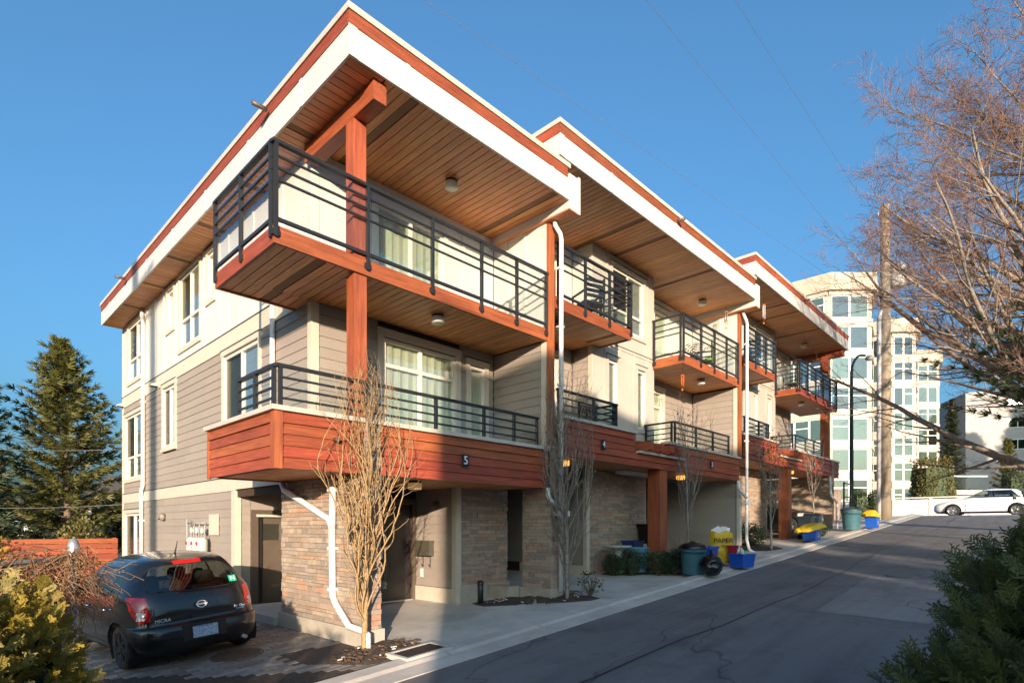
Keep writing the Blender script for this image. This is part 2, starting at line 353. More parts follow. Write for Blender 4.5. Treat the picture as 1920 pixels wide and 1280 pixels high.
# block pavers beside the end home (running bond, each a block), the bed below
pav = tag(sheet('paving', M['soil'], -4.0, 4.72, 5.84, 24, .004, 12, 1), None, None, kind='structure')
PM = [mk('paver_%s' % n, c, .85, .2, 18, .14, .4, 70) for n, c in (('grey', (.21, .19, .17)), ('buff', (.255, .225, .19)), ('brown', (.19, .155, .13)))]
PMESH = []
for m in PM:
    bb = MB(); bb.prism([(-.5, -.5), (.5, -.5), (.5, .5), (-.5, .5)], -.5, .5); n0 = len(bb.v)
    me = bb.mesh('paver', m); bm = bmesh.new(); bm.from_mesh(me)
    bmesh.ops.bevel(bm, geom=[e for e in bm.edges if all(v.co.z > .3 for v in e.verts)], offset=.05, segments=1, affect='EDGES'); bm.to_mesh(me); bm.free(); PMESH.append(me)
rng = random.Random(4); pieces = []
PL, PW = .235, .118
row = 0; y = 5.86
while y < 16.5:
    x = -.6 + (row % 2) * PL / 2
    while x < 4.62:
        # skip what stands on a planting bed
        if not (x > 3.25 and y < 7.4 - (x - 4.2) * .2 and y > 5.9 + (4.6 - x) * .7) and not (x > 4.15 and y < 9.6):
            t = x * .7204 + y * .6935; l = x * .6935 - y * .7204
            if t > .5 and abs(l / t) < 1.0 and -1.9 / t * 1075 > -300: pieces.append((t, x, y))
        x += PL
    y += PW; row += 1
pieces.sort()
rot = Matrix.Rotation(-math.atan(.072), 4, 'Y'); stuff = MB()
for i, (t, x, y) in enumerate(pieces):
    h = .012 + rng.uniform(-.0035, .0035); k = rng.randrange(3)
    Mx = Matrix.Translation((x + PL / 2, y + PW / 2, gz(x + PL / 2) + h - .03)) @ rot @ Matrix.Rotation(rng.uniform(-.012, .012), 4, 'Z')
    if i < 300: link(bpy.data.objects.new('paver', PMESH[k]), pav, Mx @ Matrix.Diagonal((PL - .009, PW - .009, .06, 1)))
    else: stuff.box(-PL / 2 + .005, PL / 2 - .005, -PW / 2 + .005, PW / 2 - .005, -.03, .03, k, Mx)
tag(stuff.build('paver_field', PM, pav), None, None, kind='stuff')
# planting beds: raised, crumbly soil
def bed(pts, name='planting_bed', h=.06, seed=1, n=18):
    """a mound of soil inside a convex outline"""
    c = sum((Vector(p) for p in pts), Vector((0, 0))) / len(pts); mb = MB(); rings = 7; ang = 36; P = []
    for k in range(ang):
        a = 2 * math.pi * k / ang; d = Vector((math.cos(a), math.sin(a))); best = 9
        for i in range(len(pts)):
            p = Vector(pts[i]) - c; q = Vector(pts[(i + 1) % len(pts)]) - c; e = q - p; den = d.x * e.y - d.y * e.x
            if abs(den) < 1e-9: continue
            t = (p.x * e.y - p.y * e.x) / den; s = (p.x * d.y - p.y * d.x) / den
            if t > 0 and -.001 <= s <= 1.001: best = min(best, t)
        P.append(d * best)
    mb.v.append(Vector((c.x, c.y, gz(c.x) + h * 1.2)))
    for r in range(1, rings + 1):
        for k in range(ang):
            p = c + P[k] * (r / rings); e = 1 - (r / rings) ** 4
            z = gz(p.x) + (h + .045 * noise.noise(Vector((p.x * 5, p.y * 5, seed))) + .02 * noise.noise(Vector((p.x * 19, p.y * 19, seed)))) * e - .01 * (r == rings) + .004
            mb.v.append(Vector((p.x, p.y, z)))
    for k in range(ang): mb.f.append((0, 1 + k, 1 + (k + 1) % ang)); mb.m.append(0); mb.sm.append(True)
    for r in range(rings - 1):
        for k in range(ang):
            a = 1 + r * ang + k; b_ = 1 + r * ang + (k + 1) % ang; mb.f.append((a, a + ang, b_ + ang, b_)); mb.m.append(0); mb.sm.append(True)
    o = mb.build(name, M['soil']); return tag(o, None, None, kind='structure')
BED1 = bed([(3.25, 6.95), (3.85, 6.1), (4.35, 5.86), (4.9, 5.9), (4.85, 6.6), (4.62, 7.25), (4.25, 7.05)], seed=1)
BED2 = bed([(7.15, 7.75), (7.6, 7.2), (8.6, 6.25), (9.05, 6.2), (8.95, 6.9), (8.3, 7.6), (7.3, 8.2)], seed=2)
BED3 = bed([(11.4, 8.25), (11.4, 7.5), (12.3, 6.45), (13.6, 6.35), (14.2, 7.3), (13.9, 8.25)], seed=3)
BED4 = bed([(17.6, 8.2), (17.5, 6.4), (18.4, 6.1), (19.6, 7.2), (19.8, 8.25)], seed=4)
BED5 = bed([(21.7, 8.2), (21.7, 6.6), (23, 6.2), (24.3, 6.6), (24.2, 8.2)], seed=5)
# bark chips and pale litter scattered on the beds (too small to count)
lit = MB(); rl = random.Random(8); LM = [mk('bark_chip', (.10, .06, .035), .9, .3, 9), mk('pale_pebble', (.55, .52, .48), .8, .2, 9)]
for cx, cy, r, n in ((4.2, 6.5, .65, 260), (8.3, 6.95, .8, 260), (7.55, 7.65, .25, 40)):
    for _ in range(n):
        a = rl.uniform(0, 6.28); d = r * math.sqrt(rl.random()); x = cx + d * math.cos(a); y_ = cy + d * math.sin(a) * .6; s = rl.uniform(.008, .028)
        lit.box(-s, s, -s * .5, s * .5, -s * .3, s * .3, 1 if rl.random() < (.5 if n == 40 else .07) else 0, Matrix.Translation((x, y_, gz(x) + .065)) @ Matrix.Rotation(rl.uniform(0, 3), 4, 'Z') @ Matrix.Rotation(rl.uniform(-.4, .4), 4, 'X'))
tag(lit.build('bark_litter', LM), 'bark chips and pale pebbles scattered over the planting beds', 'litter', kind='stuff')
# ------------------------------------------------------------------ the townhouses
def window(parent, face, plane, a0, a1, z0, z1, cols=(.5,), rows=(), inside='blind', trim=.09, name='window', sill=True, label=None, trimmat=None, frame=None):
    """trim boards proud of the siding, vinyl frame, panes, and a blind or curtain behind; cols/rows are the places of the mullions"""
    tm = trimmat or M['trim']; fm = frame or M['vinyl']
    w = fbx(face, plane, name, fm, parent, a0, a1, z1 - .055, z1, .012, .09)         # the head of the frame carries the rest
    if label: w['label'] = label
    fbx(face, plane, 'frame', fm, w, a0, a1, z0, z0 + .055, .012, .09)
    fbx(face, plane, 'frame', fm, w, a0, a0 + .05, z0 + .055, z1 - .055, .012, .09)
    fbx(face, plane, 'frame', fm, w, a1 - .05, a1, z0 + .055, z1 - .055, .012, .09)
    ca = [a0] + [a0 + c * (a1 - a0) for c in cols] + [a1]; rz = [z0] + [z0 + r * (z1 - z0) for r in rows] + [z1]
    for c in ca[1:-1]: fbx(face, plane, 'mullion', fm, w, c - .03, c + .03, z0 + .055, z1 - .055, .02, .085)
    for r in rz[1:-1]: fbx(face, plane, 'transom', fm, w, a0 + .05, a1 - .05, r - .03, r + .03, .018, .086)
    for i in range(len(ca) - 1):
        for j in range(len(rz) - 1):
            fbx(face, plane, 'pane', M['glass'], w, ca[i] + .02, ca[i + 1] - .02, rz[j] + .02, rz[j + 1] - .02, .052, .058)
    if len(cols) == 1 and name == 'window': fbx(face, plane, 'insect_screen', M['screen'], w, ca[1 if face == 'X' else 0] + .03, ca[2 if face == 'X' else 1] - .04, rz[-2] + .04, z1 - .06, .035, .038)
    if inside == 'blind':
        n = int((z1 - z0 - .12) / .045)
        bb = MB()
        for k in range(n):
            z = z0 + .08 + k * .045
            if face == 'X': bb.box(plane + .085, plane + .105, a0 + .06, a1 - .06, z, z + .034)
            else: bb.box(a0 + .06, a1 - .06, plane + .085, plane + .105, z, z + .034)
        tag(bb.build('blind', M['blind'], w), None, None, kind='stuff')
    elif inside == 'curtain':
        bb = MB(); n = 26
        for k in range(n):
            u0, u1 = a0 + .05 + (a1 - a0 - .1) * k / n, a0 + .05 + (a1 - a0 - .1) * (k + 1) / n; d = .1 + .014 * math.sin(k * 1.9)
            d2 = .1 + .014 * math.sin((k + 1) * 1.9)
            q = [(d, u0, z0 + .05), (d2, u1, z0 + .05), (d2, u1, z1 - .05), (d, u0, z1 - .05)]
            bb.face([(plane + p[0], p[1], p[2]) if face == 'X' else (p[1], plane + p[0], p[2]) for p in q])
        bb.build('curtain', M['curtain'], w)
    if trim:
        t = trim
        fbx(face, plane, 'trim_board', tm, w, a0 - t, a0, z0 - .02, z1 + .02, -.024, .03)
        fbx(face, plane, 'trim_board', tm, w, a1, a1 + t, z0 - .02, z1 + .02, -.024, .03)
        fbx(face, plane, 'head_board', tm, w, a0 - t - .015, a1 + t + .015, z1 + .02, z1 + .02 + t * 1.15, -.03, .03)
        fbx(face, plane, 'drip_flashing', M['black'], w, a0 - t - .02, a1 + t + .02, z1 + .021 + t * 1.15, z1 + .035 + t * 1.15, -.045, .03)
        fbx(face, plane, 'sill', tm, w, a0 - t - .015, a1 + t + .015, z0 - .02 - t, z0 - .02, -.036, .03)
    return w
def hole(face_win): pass
def H(a0, a1, z0, z1, t=.09): return (a0 - t + .01, a1 + t - .01, z0 - t, z1 + t)
def panels(parent, face, plane, a0, a1, z0, z1, cuts, holes=(), mat=None, batten=None, name='wall_panel'):
    """flat sheet panels with battens over the joints"""
    mat = mat or M['white']; batten = batten or mat
    cc = [a0] + list(cuts) + [a1]
    for i in range(len(cc) - 1):
        for s0, s1, b0, b1 in rects(cc[i], cc[i + 1], z0, z1, holes): fbx(face, plane, name, mat, parent, s0 + .002, s1 - .002, b0, b1, .002, .02)
    for c in cuts:
        zz = cut(z0, z1, [(h[2], h[3]) for h in holes if h[0] < c + .03 and h[1] > c - .03])
        for b0, b1 in zz: fbx(face, plane, 'batten', batten, parent, c - .032, c + .032, b0, b1, -.016, .0015)
def backing(name, parent, face, plane, a0, a1, z0, z1, holes, d0=.045, d1=.12):
    b = MB()
    for s0, s1, b0, b1 in rects(a0, a1, z0, z1, [(h[0], h[1], h[2], h[3]) for h in holes]):
        if face == 'X': b.box(plane + d0, plane + d1, s0, s1, b0, b1)
        else: b.box(s0, s1, plane + d0, plane + d1, b0, b1)
    return b.build(name, M['gap'], parent)
def rects(a0, a1, z0, z1, holes):
    hs = [h for h in holes if h[0] < a1 and h[1] > a0]
    if not hs: return [(a0, a1, z0, z1)]
    out = []; zs = sorted({z0, z1, *[min(max(h[2], z0), z1) for h in hs], *[min(max(h[3], z0), z1) for h in hs]})
    for b0, b1 in zip(zs, zs[1:]):
        for s0, s1 in cut(a0, a1, [(h[0], h[1]) for h in hs if h[2] < b1 - .001 and h[3] > b0 + .001]): out.append((s0, s1, b0, b1))
    return out
def planks(parent, mat, along, x0, x1, y0, y1, z, w=.14, name='plank', gap=.013, vents=()):
    """tongue and groove boards on the underside at height z"""
    if along == 'Y':
        n = max(1, round((x1 - x0) / w)); w = (x1 - x0) / n
        for i in range(n): bx(name, M['vent'] if i in vents else mat, parent, x0 + i * w + gap / 2, x0 + (i + 1) * w - gap / 2, y0, y1, z + (.008 if i in vents else 0), z + .018)
    else:
        n = max(1, round((y1 - y0) / w)); w = (y1 - y0) / n
        for i in range(n): bx(name, M['vent'] if i in vents else mat, parent, x0, x1, y0 + i * w + gap / 2, y0 + (i + 1) * w - gap / 2, z + (.008 if i in vents else 0), z + .018)
def railing(parent, pts, zdeck, ztop, kind='upper', posts=None, name='railing'):
    """pts: corner points of the run (axis parallel); posts at given fractions of each run"""
    first = None
    for k in range(len(pts) - 1):
        (xa, ya), (xb, yb) = pts[k], pts[k + 1]; alongx = abs(xb - xa) > abs(yb - ya); L = abs(xb - xa) + abs(yb - ya)
        def seg(nm, mat, s0, s1, off0, off1, z0, z1, par):
            if alongx:
                sg = 1 if xb > xa else -1
                return bx(nm, mat, par, xa + sg * s0, xa + sg * s1, ya + off0, ya + off1, z0, z1)
            sg = 1 if yb > ya else -1
            return bx(nm, mat, par, xa + off0, xa + off1, ya + sg * s0, ya + sg * s1, z0, z1)
        top = seg(name, M['black'], -.025, L + .025, -.03, .035, ztop - .04, ztop, parent); r = top
        gaps = (.17, .32, .47) if kind == 'upper' else (.14, .27, .40)
        for g in gaps: seg('rail', M['black'], 0, L, -.021, .004, ztop - .04 - g, ztop - .04 - g + .026, r)
        zb = zdeck + .06 if kind == 'upper' else ztop - .52
        if kind == 'upper': seg('bottom_rail', M['black'], 0, L, -.015, .02, zb, zb + .045, r)
        np_ = posts[k]
        for f in np_:
            s = f * L
            seg('post', M['black'], max(0, s - .022), min(L, s + .022), -.028, .022, (zdeck - .14) if kind == 'upper' else zb - .04, ztop - .04, r)
            if kind == 'upper': seg('bracket', M['black'], s - .05, s + .05, -.012, .03, zdeck - .12, zdeck - .05, r)
        for f0, f1 in zip(np_, np_[1:]):
            seg('glass_panel', M['bglass'], f0 * L + .03, f1 * L - .03, .006, .014, zb + .02, ztop - .06, r)
def stone_face(parent, face, plane, a0, a1, z0, z1, rng, budget, stuff, ends=None):
    """courses of split ledge stone, each its own block while the budget lasts"""
    z = z0
    while z < z1 - .01:
        h = min(rng.choice((.05, .055, .065, .07, .085)), z1 - z)
        if z1 - z - h < .03: h = z1 - z
        a = a0 - rng.uniform(0, .1)
        while a < a1 - .005:
            w = rng.choice((.12, .17, .22, .28, .36, .42)); s0, s1 = max(a, a0), min(a + w, a1); a += w
            if s1 - s0 < .03: continue
            d = rng.uniform(-.004, .017); k = rng.choices(range(6), (5, 4, 1.8, 3, 4, 2.5))[0]
            if budget[0] > 0:
                budget[0] -= 1; fbx(face, plane, 'stone', STONES[k], parent, s0 + .002, s1 - .002, z + .002, z + h - .003, -d, .035)
            else:
                if face == 'X': stuff.box(plane - d, plane + .035, s0 + .002, s1 - .002, z + .002, z + h - .003, k)
                else: stuff.box(s0 + .002, s1 - .002, plane - d, plane + .035, z + .002, z + h - .003, k)
        z += h
def cedar_boards(parent, face, plane, a0, a1, z0, z1, n=5, skip=(), name='cedar_board'):
    m = M['cedarx'] if face == 'Y' else M['cedary']; h = (z1 - z0) / n
    for i in range(n):
        top = (i == n - 1)
        for s0, s1 in cut(a0, a1, skip):
            o = bpy.data.objects.new(name, wedge_mesh(m, face)); t = .03 if not top else .034; mm = (s0 + s1) / 2; d = plane + t / 2 - (.012 if top else 0)
            hh = h if not top else h; zc = z0 + h * (i + .5)
            loc = (d, mm, zc) if face == 'X' else (mm, d, zc); sc = (t, s1 - s0, hh - .004, 1) if face == 'X' else (s1 - s0, t, hh - .004, 1)
            link(o, parent, Matrix.Translation(loc) @ Matrix.Diagonal(sc))
def roof(parent, x0, x1, y0, y1, zb, zt, joints_x=(), joints_y=(), left=True, sy=None):
    """flat roof: white fascia, red board, pale cap; soffit boards come separately"""
    r = bx('roof', M['cap'], parent, x0 - .03, x1 + .0, y0 - .03, y1 + .03, zt - .085, zt)
    bx('core', M['gap'], r, x0 + .05, x1 - .02, y0 + .05, y1 - .05, zb + .02, zt - .086)
    zr = zt - .255
    bx('red_board', M['cedarx'], r, x0 - .012, x1 - .06, y0 - .012, y0 + .03, zr, zt - .088)
    bx('fascia', M['white'], r, x0 + .0, x1, y0, y0 + .035, zb, zr - .002)
    if left:
        bx('red_board', M['cedary'], r, x0 - .0115, x0 + .03, y0 + .031, y1, zr, zt - .088)
        bx('fascia', M['white'], r, x0, x0 + .035, y0 + .036, y1, zb, zr - .002)
    for j in joints_x: bx('fascia_batten', M['white'], r, j - .035, j + .035, y0 - .012, y0 - .0005, zb - .005, zr - .004)
    for j in joints_y: bx('fascia_batten', M['white'], r, x0 - .012, x0 - .0005, j - .035, j + .035, zb - .005, zr - .004)
    bx('corner_board', M['white'], r, x0 - .013, x0 + .11, y0 - .013, y0 - .0008, zb - .006, zr - .004)
    return r
def downpipe(parent, pts, r=.042, straps=()):
    b = MB(); b.tube(pts, r, 8); o = b.build('downpipe', M['metalwhite'], parent)
    for p in straps: bx('strap', M['metalwhite'], o, p[0] - .065, p[0] + .065, p[1] - .05, p[1] + .05, p[2] - .02, p[2] + .02)
    return o
def scupper(parent, loc, d, L=.22, r=.035):
    b = MB(); p = Vector(loc); b.tube([p, p + Vector(d) * L], r, 10); b.build('scupper', M['brown'], parent)
NUMM = mk('white_numeral', (.8, .8, .78), .5, .02, 3); PLATE = mk('dark_plaque', (.012, .016, .026), .4, .1, 5)
def plaque(n, x, z, txt):
    p = bx('number_plaque', PLATE, None, x - .065, x + .065, 6.935, 6.953, z - .10, z + .10)
    tag(p, 'dark plaque with white numeral %s on the cedar parapet' % txt, 'house number', 'house number plaques')
    t = text('numeral', n, NUMM, p, (x, 6.930, z), .19, FACE_Y, .004)
def drum_lamp(x, y, z, label, lit=False, group='drum ceiling lamps'):
    t = thing('ceiling_lamp', label, 'lamp', (x, y, z), group)
    b = MB(); b.lathe([(.10, 0), (.105, -.035)], (x, y, z), 24); b.build('base', M['doorblack'], t)
    b = MB(); b.lathe([(.112, -.035), (.115, -.05), (.113, -.125), (.095, -.14), (.02, -.142)], (x, y, z), 24)
    b.build('shade', (M['amber'] if lit == 1 else M['tan_shade']) if lit else M['bulb'], t); return t
M['amber'] = mk('lit_amber_shade', (.75, .33, .07), .4, .05, 6, emit=.8)
M['tan_shade'] = mk('tan_lamp_shade', (.50, .30, .12), .4, .05, 6, emit=.12)  # faint glow put in for sunlight on the unlit porch lamp

# ------------------------------------------------------------------ block A: the end home, number 5
rs = random.Random(11)
A = thing('townhouse', 'nearest townhouse of the row, number 5, with wraparound corner balconies and stone pillar', 'house', (4.3, 7.0, -1.66), 'townhouses stepping up the lane')
XS, YB, YE = 4.3, 8.5, 20.4
core = MB(); core.box(4.42, 8.6, 8.62, YE - .1, .9, 6.2); core.box(4.42, 8.6, 11.76, YE - .1, -2.2, .9); core.box(5.55, 8.6, 9.70, 11.76, -2.2, .9); core.box(7.2, 8.55, 8.40, 9.7, -2.0, .9)
core.build('wall_core', M['interior'], A)
# openings of the side wall (y0, y1, z0, z1)
top_w = [(18.05, 19.7, 4.22, 5.80), (13.62, 14.98, 4.18, 5.84), (15.45, 15.95, 4.85, 5.78), (12.75, 13.12, 4.82, 5.78)]
mid_w = [(18.2, 20.05, 1.42, 3.22), (15.35, 16.3, 2.0, 3.45), (10.5, 12.2, 1.25, 3.42)]
low_w = [(18.25, 20.1, -.85, .40)]
wall = backing('side_wall', A, 'X', XS, 8.52, YE, .6, 5.93, top_w + mid_w)
wall2 = backing('side_wall', A, 'X', XS, 11.64, YE, -2.1, .6, low_w)
lap(wall, M['siding'], 'X', XS, 8.62, YE - .1, 1.0, 3.56, [H(*w) for w in mid_w] , .168)
lap(wall2, M['siding'], 'X', XS, 11.78, YE - .1, -2.0, .72, [H(*w) for w in low_w], .168)
panels(wall, 'X', XS, 8.62, YE - .1, 3.88, 5.93, (9.55, 10.75, 11.95, 12.45, 13.35, 15.2, 16.25, 17.0, 17.75), [H(*w) for w in top_w])
fbx('X', XS, 'band_board', M['trim'], wall, 8.62, YE, 3.565, 3.875, -.012, .03); fbx('X', XS, 'drip_flashing', M['black'], wall, 8.62, YE, 3.876, 3.888, -.03, .0)
fbx('X', XS, 'band_board', M['trim'], wall2, 11.64, YE, .725, .99, -.012, .03); fbx('X', XS, 'drip_flashing', M['black'], wall2, 9.4, YE, .991, 1.003, -.03, .0)
fbx('X', XS, 'band_board', M['trim'], wall2, 9.36, 11.63, .745, .99, -.010, .03)
fbx('X', XS, 'corner_trim', M['trim'], wall2, 11.64, 11.775, -2.0, .72, -.014, .03); fbx('X', XS, 'corner_trim', M['trim'], wall, YE - .1, YE, 1.005, 3.56, -.014, .03); fbx('X', XS, 'corner_trim', M['white'], wall, YE - .1, YE, 3.89, 5.93, -.014, .03); fbx('X', XS, 'corner_trim', M['trim'], wall2, YE - .1, YE, -2.0, .72, -.014, .03)
fbx('X', XS, 'corner_trim', M['trim'], wall, 8.50, 8.618, 1.0, 3.56, -.014, .03); fbx('X', XS, 'corner_trim', M['white'], wall, 8.50, 8.618, 3.89, 5.93, -.014, .03)
for i, w in enumerate(top_w): window(A, 'X', XS, *w, cols=(.5,) if w[1] - w[0] > .8 else (), rows=(.38,) if w[1] - w[0] > .8 else (), trimmat=M['trim'])
for i, w in enumerate(mid_w): window(A, 'X', XS, *w, cols=(.5,), rows=(.34,) if i == 0 else ())
window(A, 'X', XS, *low_w[0], cols=(.5,))
# wall behind the balconies (faces the lane)
fu = [(5.48, 6.95, 3.78, 5.58)]
fl = [(5.62, 7.25, 1.0, 3.30), (7.62, 8.02, 1.75, 3.22)]
front = backing('front_wall', A, 'Y', YB, 4.40, 8.28, .93, 5.93, fl + fu)
lap(front, M['siding'], 'Y', YB, 4.42, 8.27, 1.0, 3.56, [H(*w, .12) for w in fl], .168)
fbx('Y', YB, 'corner_trim', M['trim'], front, 4.302, 4.415, 1.0, 3.56, -.0135, .03)
window(A, 'Y', YB, *fl[0], cols=(.5,), rows=(.80,), inside='curtain', trim=.12, name='sliding_door', trimmat=M['trim']); window(A, 'Y', YB, *fl[1], cols=(), trim=.10, inside='curtain')
fu = [(5.48, 6.95, 3.78, 5.58)]
panels(front, 'Y', YB, 4.42, 8.27, 3.75, 5.93, (5.05, 7.45), [H(*fu[0], .12)]); fbx('Y', YB, 'corner_trim', M['white'], front, 4.302, 4.415, 3.75, 5.93, -.0135, .03)
fbx('Y', YB, 'band_board', M['white'], front, 4.42, 8.27, 5.70, 5.925, -.02, .0)
window(A, 'Y', YB, *fu[0], cols=(.5,), inside='curtain', trim=.10, name='sliding_door', trimmat=M['white'])
# end wall beside the balconies (faces -X)
endw = bx('end_wall', M['gap'], A, 8.325, 8.44, 7.06, 8.52, .93, 5.93)
lap(endw, M['siding'], 'X', 8.28, 7.19, 8.498, 1.0, 3.54, (), .168); fbx('X', 8.28, 'corner_trim', M['trim'], endw, 7.07, 7.188, 1.0, 3.55, -.012, .04)
panels(endw, 'X', 8.28, 7.07, 8.498, 3.74, 5.93, (7.62, 8.12))
bx('cedar_post_board', M['cedarz'], A, 8.275, 8.44, 7.0, 7.055, 1.52, 5.74)
# drop box between the stepped roofs
db = bx('roof_end_box', M['white'], A, 8.20, 8.47, 6.452, 8.5, 5.79, 6.42); bx('underside', M['plank_y'], db, 8.21, 8.46, 6.46, 8.49, 5.775, 5.789); bx('end_cap', M['white'], db, 8.44, 8.50, 6.43, 6.451, 5.76, 6.44)
# roof
ZB, ZT = 5.93, 6.57
rf = roof(A, 3.76, 8.2, 6.45, 20.36, ZB, ZT, (4.65, 7.72), (7.75, 9.6, 11.6, 13.6, 15.6, 17.6, 19.3))
so = bx('soffit', M['gap'], A, 3.80, 8.28, 6.5, 20.3, ZB + .02, ZB + .03)
planks(so, M['plank_y'], 'Y', 4.32, 8.20, 6.49, 8.49, ZB, .14, vents=(3, 25)); planks(so, M['plank_x'], 'X', 3.80, 4.30, 6.49, 20.3, ZB, .14, vents=(12, 26, 40, 54, 68, 82))
for y in (8.75, 17.3): scupper(A, (3.70, y, 6.36), (-1, 0, 0))
bx('roof_beam', M['cedary'], A, 4.18, 4.38, 6.56, 8.5, 5.66, 5.925)
bx('cedar_post', M['cedarz'], A, 4.18, 4.38, 7.06, 7.26, 3.76, 5.655); bx('cedar_post', M['cedarz'], A, 4.19, 4.39, 7.06, 7.26, 1.0, 3.52)
# upper balcony
ub = bx('upper_balcony', M['gap'], A, 3.12, 8.27, 7.075, 9.0, 3.575, 3.72)
bx('fascia_board', M['cedarx'], ub, 3.062, 8.272, 7.03, 7.072, 3.53, 3.75); bx('fascia_board', M['cedary'], ub, 3.064, 3.112, 7.0725, 9.05, 3.53, 3.75); bx('fascia_board', M['cedarx'], ub, 3.1125, 4.28, 9.002, 9.05, 3.53, 3.75)
planks(ub, M['plank_y'], 'Y', 3.115, 8.27, 7.075, 8.49, 3.552, .14, vents=(4,)); planks(ub, M['plank_y'], 'Y', 3.115, 4.28, 8.495, 9.0, 3.552, .14, vents=(4,))
railing(ub, [(3.06, 7.02), (8.24, 7.02)], 3.74, 4.80, 'upper', [(.004, .255, .475, .675, .84, .997)])
railing(ub, [(3.055, 9.02), (3.055, 7.06)], 3.74, 4.80, 'upper', [(.01, .5, .985)])
# lower parapet
lb = bx('lower_balcony', M['gap'], A, 3.10, 8.20, 7.02, 8.5, .82, .95); bx('deck', M['gap'], lb, 3.10, 4.28, 8.5, 9.30, .82, .95)
bx('parapet_core', M['gap'], lb, 3.09, 8.21, 7.014, 7.12, .76, 1.44); bx('parapet_core', M['gap'], lb, 3.085, 3.2, 7.12, 9.30, .76, 1.44); bx('parapet_core', M['cedarx'], lb, 3.2, 4.29, 9.2, 9.31, .745, 1.44)
cedar_boards(lb, 'Y', 6.982, 3.15, 8.21, .742, 1.45, 5, [(4.29, 4.57)]); cedar_boards(lb, 'X', 3.05, 7.10, 9.28, .742, 1.45, 5)
bx('corner_board', M['cedarz'], lb, 3.042, 3.148, 6.972, 7.098, .735, 1.45); bx('corner_board', M['cedarz'], lb, 3.044, 3.09, 9.281, 9.33, .735, 1.45)
bx('cap', M['cap'], lb, 3.0, 8.26, 6.935, 7.17, 1.452, 1.512); bx('cap', M['cap'], lb, 3.0, 3.25, 7.172, 9.36, 1.452, 1.512)
planks(lb, M['plank_y'], 'Y', 3.10, 8.21, 7.015, 9.2, .762, .14); planks(lb, M['plank_y'], 'Y', 4.31, 5.55, 9.21, 11.6, .772, .14)
railing(lb, [(3.12, 7.05), (8.0, 7.05)], 1.55, 2.05, 'lower', [(.006, .255, .51, .72, .87, .995)]); railing(lb, [(3.10, 8.25), (3.10, 7.09)], 1.55, 2.05, 'lower', [(.02, .5, .98)])
scupper(A, (3.86, 6.99, 1.17), (0, -1, 0), .1, .03)
# stone pillar at the corner, right pillar, stone wall of the porch
fin = MB(); fin.box(4.335, 4.56, 7.0, 9.55, -1.9, .77); fin.box(4.335, 4.56, 7.0, 7.12, .77, 1.445); fin = fin.build('stone_pillar', M['mortar'], A)
stf = MB(); bud = [292]
stone_face(fin, 'X', 4.30, 7.0, 9.56, -1.42, .755, rs, bud, stf)
stone_face(fin, 'Y', 6.965, 4.30, 4.56, -1.42, 1.45, rs, bud, stf)
pr_ = MB(); pr_.box(8.315, 8.56, 6.99, 7.68, -1.5, .75); pr_.box(8.315, 8.56, 6.99, 7.05, .75, 1.5); pr_.box(7.2, 8.48, 8.335, 8.4, -1.3, .9); pr_.build('stone_pillar', M['mortar'], A)
stone_face(fin, 'X', 8.28, 6.96, 7.68, -1.15, .755, rs, bud, stf); stone_face(fin, 'Y', 6.955, 8.28, 8.56, -1.15, 1.5, rs, bud, stf); stone_face(fin, 'Y', 8.30, 7.205, 8.48, -1.10, .77, rs, bud, stf)
tag(stf.build('stone_courses', STONES, fin), None, None, kind='stuff')
for q in ((4.255, 4.60, 6.93, 9.60, -1.95, -1.42), (8.24, 8.6, 6.92, 7.72, -1.6, -1.15), (7.18, 8.52, 8.27, 8.4, -1.6, -1.10), (7.9, 8.23, 7.73, 8.26, -1.6, -1.14)): bx('plinth', M['concrete_old'], A, *q)
bx('cap', M['cap'], A, 8.24, 8.6, 6.93, 7.1, 1.505, 1.545)
# porch: siding wall with the letter box, front door, step to the side door
pw = bx('porch_wall', M['gap'], A, 7.145, 7.2, 8.35, 9.6, -1.5, .77)
lap(pw, M['siding2'] if 'siding2' in M else M['siding'], 'X', 7.10, 8.42, 9.57, -1.16, .77, (), .175); fbx('X', 7.10, 'corner_trim', M['trim'], pw, 8.30, 8.419, -1.5, .77, -.015, .04); fbx('X', 7.10, 'skirt_board', M['trim'], pw, 8.42, 9.57, -1.5, -1.17, -.02, .04)
bx('corner_trim', M['trim'], pw, 7.10, 7.203, 8.28, 8.298, -1.5, .77)
fd = bx('front_door', M['doorblack'], A, 6.22, 7.0, 9.62, 9.66, -1.44, .45)
bx('door_frame', M['brown'], fd, 6.08, 6.21, 9.56, 9.69, -1.5, .58); bx('door_frame', M['brown'], fd, 7.01, 7.095, 9.56, 9.69, -1.5, .58); bx('door_frame', M['brown'], fd, 6.21, 7.01, 9.56, 9.69, .46, .58)
bx('threshold', M['steel'], fd, 6.21, 7.01, 9.55, 9.61, -1.47, -1.44); bx('side_pane', M['glass'], fd, 6.3, 6.42, 9.605, 9.615, -1.2, .3); bx('handle', M['steel'], fd, 6.27, 6.31, 9.57, 9.61, -.6, -.4); bx('weather_strip', M['steel'], fd, 6.225, 6.245, 9.60, 9.619, -1.44, .45)
lap(A, M['siding'], 'Y', 9.60, 4.6, 6.07, -1.6, .77, (), .17)
bx('porch_step', M['conc'], A, 4.2, 5.55, 9.62, 11.62, -2.0, -1.52); bx('porch_step', M['conc'], A, 3.85, 5.55, 9.9, 11.62, -2.0, -1.66)
sdw = bx('recess_wall', M['gap'], A, 4.40, 5.55, 11.70, 11.76, -1.9, .8); lap(sdw, M['siding'], 'Y', 11.64, 4.42, 4.60, -1.7, .77, (), .17); fbx('Y', 11.64, 'corner_trim', M['trim'], sdw, 4.286, 4.418, -1.9, .72, -.014, .05)
